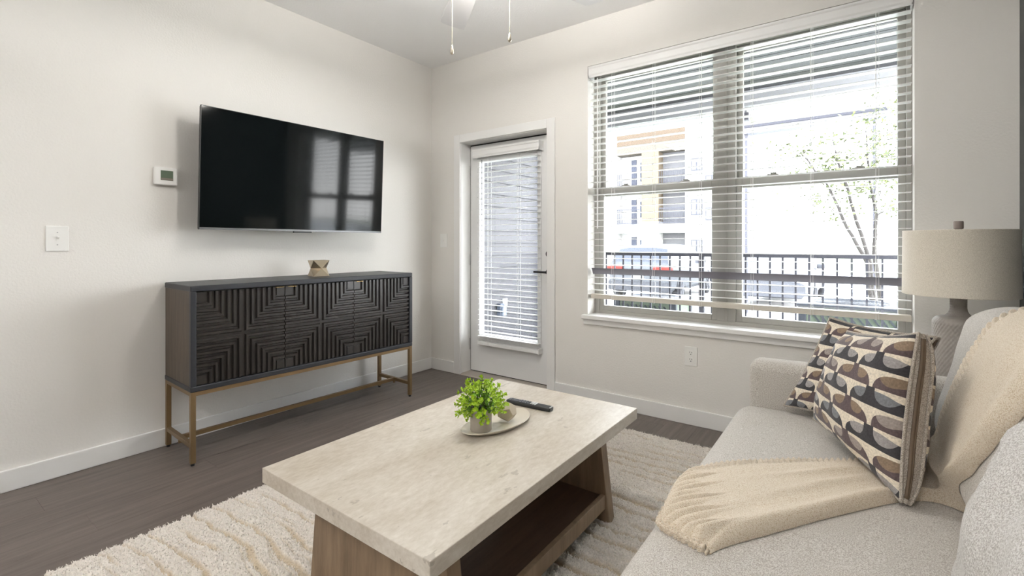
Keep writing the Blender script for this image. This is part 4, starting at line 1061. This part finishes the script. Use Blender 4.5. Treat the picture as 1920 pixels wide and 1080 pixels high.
rl = thing('patio_railing', 'dark grey metal railing with slim balusters along the patio edge', 'railing', (2.5, PYE-0.05, -0.04))
ry = PYE-0.05
obj('top_rail', MB().box(0.09, 5.4, ry-0.026, ry+0.026, 1.010, 1.045), M['rail'], rl, bevel=0.004)
obj('bottom_rail', MB().box(0.09, 5.4, ry-0.016, ry+0.016, 0.06, 0.092), M['rail'], rl)
bx = MB().box(-0.008, 0.008, -0.008, 0.008, 0.0, 0.92).mesh('baluster', M['rail'])
x = 0.178; n_ = 0
posts = (1.871, 3.95)
while x < 5.35:
    if min(abs(x-p) for p in posts) > 0.045:
        o = bpy.data.objects.new('baluster', bx); COL.objects.link(o); o.parent = rl; o.location = (x-2.5, 0, 0.13)
    x += 0.1052
for p in posts: obj('post', MB().box(p-0.025, p+0.025, ry-0.025, ry+0.025, -0.04, 1.010), M['rail'], rl)

t = thing('outdoor_outlet_box', 'dark outdoor outlet box with clear cover on the patio siding', 'outlet box', (0.0, 1.02, 0.42))
obj('box', MB().box(0.0, 0.05, 0.975, 1.055, 0.35, 0.49), mat('dark_box_plastic', rgb(70, 80, 98), 0.4), t, bevel=0.006)
obj('cover', MB().box(0.05, 0.085, 0.985, 1.045, 0.36, 0.455), mat('smoky_cover', rgb(130, 142, 160), 0.2), t, bevel=0.01)
obj('tag_plate', MB().box(0.0, 0.012, 1.075, 1.155, 0.455, 0.535), M['plastic'], t, bevel=0.003)

fd = thing('flood_light', 'small grey flood light fixed under the patio beam', 'outdoor light', (2.285, PYE-0.06, 2.36))
obj('lamp_head', MB().rbox((2.285, PYE-0.06, 2.375), (0.033, 0.04, 0.038), 0.01, 3, (1,1,1)).xform(Matrix.Identity(4)), mat('lamp_grey', rgb(66, 66, 74), 0.5), fd, smooth=60)
obj('bracket', MB().box(2.275, 2.295, PYE-0.07, PYE-0.05, 2.41, 2.466), M['beam'], fd)

GZ = -0.32
lawn = struct('ground_lawn', MB().box(-14, 20, PYE+0.1, 6.6, GZ-0.5, GZ), mat('lawn_grass', rgb(112, 120, 92), 0.9, var=0.25, vscale=3.0, bump=0.6, bscale=40, bdist=0.02), 'pale green lawn strip beyond the railing')
struct('road', MB().box(-60, 60, 6.6, 26.0, GZ-0.6, GZ-0.08), mat('pale_asphalt', rgb(196, 196, 196), 0.9, bump=0.2, bscale=30, var=0.08, vscale=1.0), 'pale grey parking lot asphalt')
struct('curb', MB().box(-40, 40, 6.5, 6.65, GZ-0.3, GZ+0.03), M['concrete'], 'concrete kerb between the lawn and the parking lot')
struct('ground_far_lawn', MB().box(-60, 60, 26.0, 120, GZ-0.6, GZ-0.02), mat('far_grass', rgb(110, 118, 90), 0.9, var=0.2, vscale=1.0))

# condensing units outside the railing
M['ac'] = mat('ac_grey_metal', rgb(46, 50, 57), 0.6, spec=0.2); M['ac_in'] = mat('ac_coil', rgb(92, 102, 90), 0.8, spec=0.1)
def ac_unit(x0, x1, y0, y1, z1, lab):
    t = thing('air_conditioner', lab, 'air conditioner', ((x0+x1)/2, (y0+y1)/2, GZ), group=None)
    obj('plinth', MB().box(x0-0.04, x1+0.04, y0-0.04, y1+0.04, GZ, GZ+0.06), M['concrete'], t)
    obj('coil', MB().box(x0+0.03, x1-0.03, y0+0.03, y1-0.03, GZ+0.06, z1-0.03), M['ac_in'], t)
    for xx in (x0, x1-0.07):
        for yy in (y0, y1-0.07): obj('corner_post', MB().box(xx, xx+0.07, yy, yy+0.07, GZ+0.06, z1-0.03), M['ac'], t, bevel=0.01)
    obj('top_cover', MB().box(x0-0.012, x1+0.012, y0-0.012, y1+0.012, z1-0.035, z1), M['ac'], t, bevel=0.012)
    w = x1-x0-0.14; nn = int(w/0.058); g = MB()
    for i in range(nn+5):
        for j in range(6):
            a = x0+0.07+i*w/nn-0.15; zb = GZ+0.09+j*(z1-0.15-GZ)/6; zt = zb+(z1-0.15-GZ)/6-0.012
            p0, p1 = a, a+0.075
            if p0 < x0+0.06 or p1+0.016 > x1-0.06: continue
            g.prism([(p1, zb), (p1+0.016, zb), (p0+0.016, zt), (p0, zt)], 'y', y0+0.004, y0+0.026)
    o = obj('louver_grille', g, M['ac'], t); o['kind'] = 'stuff'
    fan_ = MB()
    for i in range(10): fan_.lathe([(0.05+i*0.03, z1+0.002), (0.056+i*0.03, z1+0.002), (0.056+i*0.03, z1+0.006), (0.05+i*0.03, z1+0.006), (0.05+i*0.03, z1+0.002)], 24, c=((x0+x1)/2, (y0+y1)/2))
    fan_.f = [f for f in fan_.f if len(f) == 4]; fan_.m = [0]*len(fan_.f)
    obj('fan_guard', fan_, M['ac'], t)
ac_unit(0.66, 1.44, 2.55, 3.25, 0.46, 'grey louvered air conditioner beyond the railing seen in left window')
ac_unit(2.672, 3.53, 2.55, 3.30, 0.535, 'grey louvered air conditioner beyond the railing seen in right window')

# carport canopy
cpt = thing('carport', 'pale flat carport canopy on slim posts across the lot', 'carport', (2.3, 8.6, GZ-0.08))
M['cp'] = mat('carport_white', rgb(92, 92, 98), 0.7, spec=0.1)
obj('canopy', MB().box(1.0, 3.62, 8.45, 8.75, 3.58, 3.74), M['cp'], cpt)
obj('canopy_edge', MB().box(0.98, 3.64, 8.42, 8.45, 3.70, 3.76), mat('carport_edge', rgb(48, 48, 54), 0.7, spec=0.1), cpt)
for x in (1.15, 3.42):
    obj('post', MB().box(x-0.03, x+0.03, 8.5, 8.56, GZ-0.08, 3.58), mat('carport_post', rgb(62, 62, 68), 0.7, spec=0.1), cpt)

# trees
def tree(name, label, stems, leaf_zones, seed, nleaf, ls=0.05):
    r = random.Random(seed)
    t = thing(name, label, 'tree', (stems[0][0][0], stems[0][0][1], GZ), group='young trees on the lawn')
    tips = []
    for s in stems:
        pts = []
        for a, b in zip(s[:-1], s[1:]):
            a = Vector(a); b = Vector(b)
            for k in range(4): pts.append(a.lerp(b, k/4) + Vector((r.uniform(-.012,.012), r.uniform(-.012,.012), 0)))
        pts.append(Vector(s[-1]))
        n = len(pts); r0 = 0.030
        obj('trunk', MB().tube(pts, [r0*(1-0.72*i/(n-1)) for i in range(n)], 8), M['bark'], t, smooth=180)
        for i in range(n//2, n):
            for q in range(2):
                d = Vector((r.uniform(-1,1), r.uniform(-1,1), r.uniform(0.2,1.0))).normalized(); L_ = r.uniform(0.25, 0.6)
                e = pts[i]+d*L_; tips.append((pts[i], e))
    tw = MB()
    for (a, b) in tips: tw.tube([a, a.lerp(b, .5)+Vector((0,0,.03)), b], [0.006, 0.004, 0.002], 4)
    obj('twigs', tw, M['bark'], t)['kind'] = 'stuff'
    lf = MB()
    for k in range(nleaf):
        if r.random() < 0.72:
            a, b = tips[r.randrange(len(tips))]; p = a.lerp(b, r.uniform(0.35, 1.1)) + Vector((r.gauss(0,.06), r.gauss(0,.06), r.gauss(0,.05)))
        else:
            c, rad = leaf_zones[r.randrange(len(leaf_zones))]; p = Vector(c) + Vector((r.gauss(0,rad*.5), r.gauss(0,rad*.5), r.gauss(0,rad*.4)))
        d = Vector((r.uniform(-1,1), r.uniform(-1,1), r.uniform(-.7,.4))).normalized(); s_ = d.orthogonal().normalized()
        l = ls*r.uniform(0.7, 1.2); w = l*0.36
        lf.add([p, p+d*l*.5+s_*w, p+d*l, p+d*l*.5-s_*w], [(0,1,2,3)], r.randrange(2))
    obj('foliage', lf, M['tree_leaf'], t)['kind'] = 'stuff'
M['bark'] = mat('tree_bark', rgb(58, 55, 54), 0.9, spec=0.1, bump=0.3, bscale=50)
M['tree_leaf'] = [mat('tree_leaf_olive', rgb(84, 90, 60), 0.8, spec=0.1), mat('tree_leaf_dark', rgb(66, 72, 50), 0.8, spec=0.1)]
Yt = 4.4
tree('young_tree', 'multi stemmed young tree with slanting trunks left of the other', [
    [(3.40, Yt, GZ), (3.25, Yt, 0.9), (3.06, Yt, 1.35), (2.82, Yt, 1.95), (2.55, Yt, 2.35)],
    [(3.43, Yt+.05, GZ), (3.28, Yt+.05, 0.9), (3.12, Yt+.1, 1.6), (2.98, Yt+.1, 2.1), (2.9, Yt+.1, 2.5)],
    [(3.46, Yt+.1, GZ), (3.34, Yt+.15, 1.0), (3.36, Yt+.15, 1.5), (3.28, Yt+.2, 1.95), (3.25, Yt+.2, 2.6)]],
    [((2.6, Yt, 2.3), .5), ((3.1, Yt, 2.2), .5), ((3.3, Yt, 2.5), .5)], 5, 1500, 0.056)
Yt = 5.7
tree('young_tree', 'young tree with a forked trunk at the far right of the window', [
    [(3.70, Yt, GZ), (3.70, Yt, 0.91), (3.67, Yt, 1.65), (3.64, Yt, 2.32), (3.65, Yt, 3.12)],
    [(3.74, Yt+.03, GZ), (3.77, Yt+.03, 0.97), (3.94, Yt+.03, 1.70), (4.02, Yt, 2.44)]],
    [((3.63, Yt, 2.75), .5), ((3.76, Yt, 3.12), .45)], 9, 1100, 0.062)

# apartment building across the lot
bd = thing('apartment_building', 'white three storey apartment block with orange panel and grey balconies', 'building', (-7.5, 28.0, GZ-0.08))
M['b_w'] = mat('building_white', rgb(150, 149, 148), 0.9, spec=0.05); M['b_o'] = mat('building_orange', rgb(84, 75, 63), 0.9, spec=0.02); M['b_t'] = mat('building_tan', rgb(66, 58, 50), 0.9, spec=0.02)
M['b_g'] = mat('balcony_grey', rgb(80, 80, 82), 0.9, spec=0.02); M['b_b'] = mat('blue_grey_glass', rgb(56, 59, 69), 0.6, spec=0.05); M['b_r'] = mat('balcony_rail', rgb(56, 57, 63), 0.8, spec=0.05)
GB = GZ-0.08
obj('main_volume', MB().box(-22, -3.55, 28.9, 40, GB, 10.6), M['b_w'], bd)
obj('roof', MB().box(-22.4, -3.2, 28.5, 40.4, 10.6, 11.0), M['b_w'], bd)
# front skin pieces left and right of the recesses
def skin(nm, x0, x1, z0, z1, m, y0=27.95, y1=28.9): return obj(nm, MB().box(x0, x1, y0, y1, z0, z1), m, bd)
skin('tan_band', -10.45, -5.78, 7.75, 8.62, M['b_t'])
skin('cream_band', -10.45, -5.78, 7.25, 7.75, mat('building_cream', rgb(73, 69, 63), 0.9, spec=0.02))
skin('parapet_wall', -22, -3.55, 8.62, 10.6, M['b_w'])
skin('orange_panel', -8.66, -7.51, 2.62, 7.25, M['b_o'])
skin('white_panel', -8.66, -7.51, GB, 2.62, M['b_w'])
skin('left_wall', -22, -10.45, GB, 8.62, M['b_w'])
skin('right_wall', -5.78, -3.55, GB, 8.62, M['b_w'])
for (z0, z1) in ((1.85, 2.45), (4.52, 4.95)):
    skin('floor_band', -10.45, -8.66, z0, z1, M['b_w']); skin('floor_band', -7.51, -5.78, z0, z1, M['b_w'])
for (z0, z1, nm) in ((GB, 1.85, 'patio_back'), (2.45, 4.52, 'balcony_back'), (4.95, 7.25, 'balcony_back')):
    obj(nm, MB().box(-7.51, -5.78, 28.86, 28.9, z0, z1), M['b_g'], bd)
    obj('left_balcony_back', MB().box(-10.45, -8.66, 28.86, 28.9, z0, z1), M['b_w'], bd)
    f = obj('tall_window', MB().box(-9.72, -9.36, 28.80, 28.86, max(z0, GB)+0.05, z1-0.25), M['b_b'], bd)
    f = obj('balcony_door', MB().box(-9.2, -8.75, 28.80, 28.86, z0+0.05, z1-0.3), M['plastic'], bd)
    obj('door_glass', MB().box(-9.1, -8.85, 28.78, 28.80, z0+0.5, z1-0.45), M['b_b'], f)
    if z0 > 0:
        for (a, b) in ((-10.45, -8.66), (-7.51, -5.78)):
            m_ = MB().box(a, b, 27.98, 28.02, z0+1.0, z0+1.06).box(a, b, 27.98, 28.02, z0+0.06, z0+0.1)
            q = a+0.06
            while q < b: m_.box(q-0.012, q+0.012, 27.985, 28.015, z0+0.1, z0+1.0); q += 0.115
            obj('balcony_railing', m_, M['b_r'], bd)
for (x0, x1, z0, z1) in ((-5.42, -4.72, 5.75, 6.55), (-5.42, -4.72, 2.95, 3.95), (-5.42, -4.72, 0.2, 1.4), (-4.55, -3.75, 4.7, 5.4), (-4.55, -3.75, 2.6, 3.4), (-14.5, -13.2, 5.6, 7.0), (-14.5, -13.2, 2.8, 4.2)):
    f = obj('window', MB().box(x0, x1, 27.90, 27.95, z0, z1), M['b_r'], bd)
    obj('pane', MB().box(x0+0.06, (x0+x1)/2-0.03, 27.885, 27.90, z0+0.06, z1-0.06).box((x0+x1)/2+0.03, x1-0.06, 27.885, 27.90, z0+0.06, z1-0.06), M['b_g'], f)

# cars
def car(label, name, x, y, heading, paint, prof, w, rear):
    """prof: list of (s, z_low, z_belt, z_top, half width low, half width top); s from tail (0) to nose"""
    t = thing(name, label, 'car', (x, y, GB), heading)
    body = MB(); glass = MB(); n = 9
    def ring(st):
        s, zl, zb, zt, wl, wt = st
        h = [(0.86*wl, zl), (wl, zl+0.12), (wl*1.01, (zl+zb)/2+0.05), (wl*0.97, zb), (wt, zt), (wt*0.55, zt+0.03)]
        r = [(a, s, b) for a, b in h] + [(-a, s, b) for a, b in h[::-1]]
        return r
    R = [ring(p) for p in prof]; K = len(R[0])
    for q in R: body.v += q
    for i in range(len(R)-1):
        cab = (prof[i][3]-prof[i][2] > 0.22) or (prof[i+1][3]-prof[i+1][2] > 0.22)
        full = (prof[i][3]-prof[i][2] > 0.22) and (prof[i+1][3]-prof[i+1][2] > 0.22)
        for j in range(K):
            f = (i*K+j, (i+1)*K+j, (i+1)*K+(j+1) % K, i*K+(j+1) % K)
            side = j in (3, K-5); topf = j in (4, 5, 6)
            isg = (side and full) or (cab and not full and j in (3, 4, 5, 6, 7))
            body.f.append(f[::-1]); body.m.append(1 if isg else 0)
    body.f.append(tuple(range(K))); body.m.append(0); body.f.append(tuple((len(R)-1)*K+j for j in range(K))[::-1]); body.m.append(0)
    obj('body', body, [paint, M['car_glass']], t, smooth=32, world=False)
    Ln = prof[-1][0]
    for s in (0.78, Ln-0.86):
        for sx in (-1, 1):
            wx = sx*(w-0.06)
            o = obj('wheel', MB().tube([(wx-sx*0.10, s, 0.32), (wx+sx*0.065, s, 0.32)], 0.325, 24), M['tyre'], t, smooth=40, world=False)
            rm_ = MB().tube([(wx+sx*0.065, s, 0.32), (wx+sx*0.078, s, 0.32)], 0.22, 20)
            for k in range(5):
                a = k*2*PI/5; rm_.tube([(wx+sx*0.08, s, 0.32), (wx+sx*0.082, s+0.2*math.cos(a), 0.32+0.2*math.sin(a))], 0.022, 6)
            obj('rim', rm_, M['rim'], o, world=False)
            obj('wheel_arch', MB().tube([(wx+sx*0.045, s+0.37*math.cos(q), 0.33+0.37*math.sin(q)) for q in np.linspace(0.05, PI-0.05, 12)], 0.03, 6), M['tyre'], t, world=False)
    zb = prof[1][2]
    for sx in (-1, 1):
        obj('tail_light', MB().rbox((sx*(w-0.24), prof[1][0]-0.05 if rear else 0.04, zb-0.13), (0.24, 0.09, 0.085), 0.03, 2, (1,1,1)), M['red'], t, smooth=60, world=False)
        obj('head_light', MB().rbox((sx*(w-0.26), Ln-0.12, 0.66), (0.20, 0.10, 0.07), 0.03, 2, (1,1,1)), M['plastic'], t, smooth=60, world=False)
        obj('door_mirror', MB().rbox((sx*(w+0.06), Ln*0.62, zb+0.06), (0.09, 0.05, 0.06), 0.03, 2, (1,1,1)), paint, t, smooth=60, world=False)
    obj('rear_bumper', MB().rbox((0, 0.06, 0.42), (w*0.93, 0.10, 0.13), 0.05, 3, (4,1,1)), M['bump'], t, smooth=60, world=False)
    obj('number_plate', MB().box(-0.16, 0.16, -0.02 if not rear else -0.03, 0.0, 0.60, 0.70), M['plastic'], t, world=False)
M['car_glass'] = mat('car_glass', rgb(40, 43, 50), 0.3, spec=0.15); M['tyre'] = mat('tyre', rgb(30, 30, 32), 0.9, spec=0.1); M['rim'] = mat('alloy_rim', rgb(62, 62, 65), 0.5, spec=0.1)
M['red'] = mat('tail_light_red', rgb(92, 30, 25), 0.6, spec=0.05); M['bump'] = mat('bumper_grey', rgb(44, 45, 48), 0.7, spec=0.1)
suv = [(0.0, 0.32, 0.80, 0.86, 0.78, 0.70), (0.10, 0.28, 0.98, 1.03, 0.87, 0.78), (0.42, 0.27, 1.00, 1.40, 0.90, 0.66), (0.9, 0.27, 1.00, 1.47, 0.91, 0.68), (2.0, 0.27, 0.98, 1.50, 0.91, 0.69), (2.7, 0.27, 0.97, 1.44, 0.91, 0.67), (3.35, 0.27, 0.96, 1.02, 0.91, 0.78), (4.1, 0.27, 0.86, 0.91, 0.89, 0.74), (4.4, 0.32, 0.70, 0.74, 0.78, 0.66)]
sed = [(0.0, 0.32, 0.76, 0.82, 0.78, 0.70), (0.12, 0.28, 0.92, 0.97, 0.87, 0.76), (0.75, 0.27, 0.94, 0.99, 0.90, 0.74), (1.35, 0.27, 0.94, 1.36, 0.91, 0.62), (2.1, 0.27, 0.93, 1.43, 0.91, 0.64), (2.75, 0.27, 0.92, 1.36, 0.91, 0.63), (3.45, 0.27, 0.90, 0.95, 0.91, 0.76), (4.3, 0.27, 0.78, 0.83, 0.88, 0.72), (4.6, 0.32, 0.62, 0.66, 0.76, 0.62)]
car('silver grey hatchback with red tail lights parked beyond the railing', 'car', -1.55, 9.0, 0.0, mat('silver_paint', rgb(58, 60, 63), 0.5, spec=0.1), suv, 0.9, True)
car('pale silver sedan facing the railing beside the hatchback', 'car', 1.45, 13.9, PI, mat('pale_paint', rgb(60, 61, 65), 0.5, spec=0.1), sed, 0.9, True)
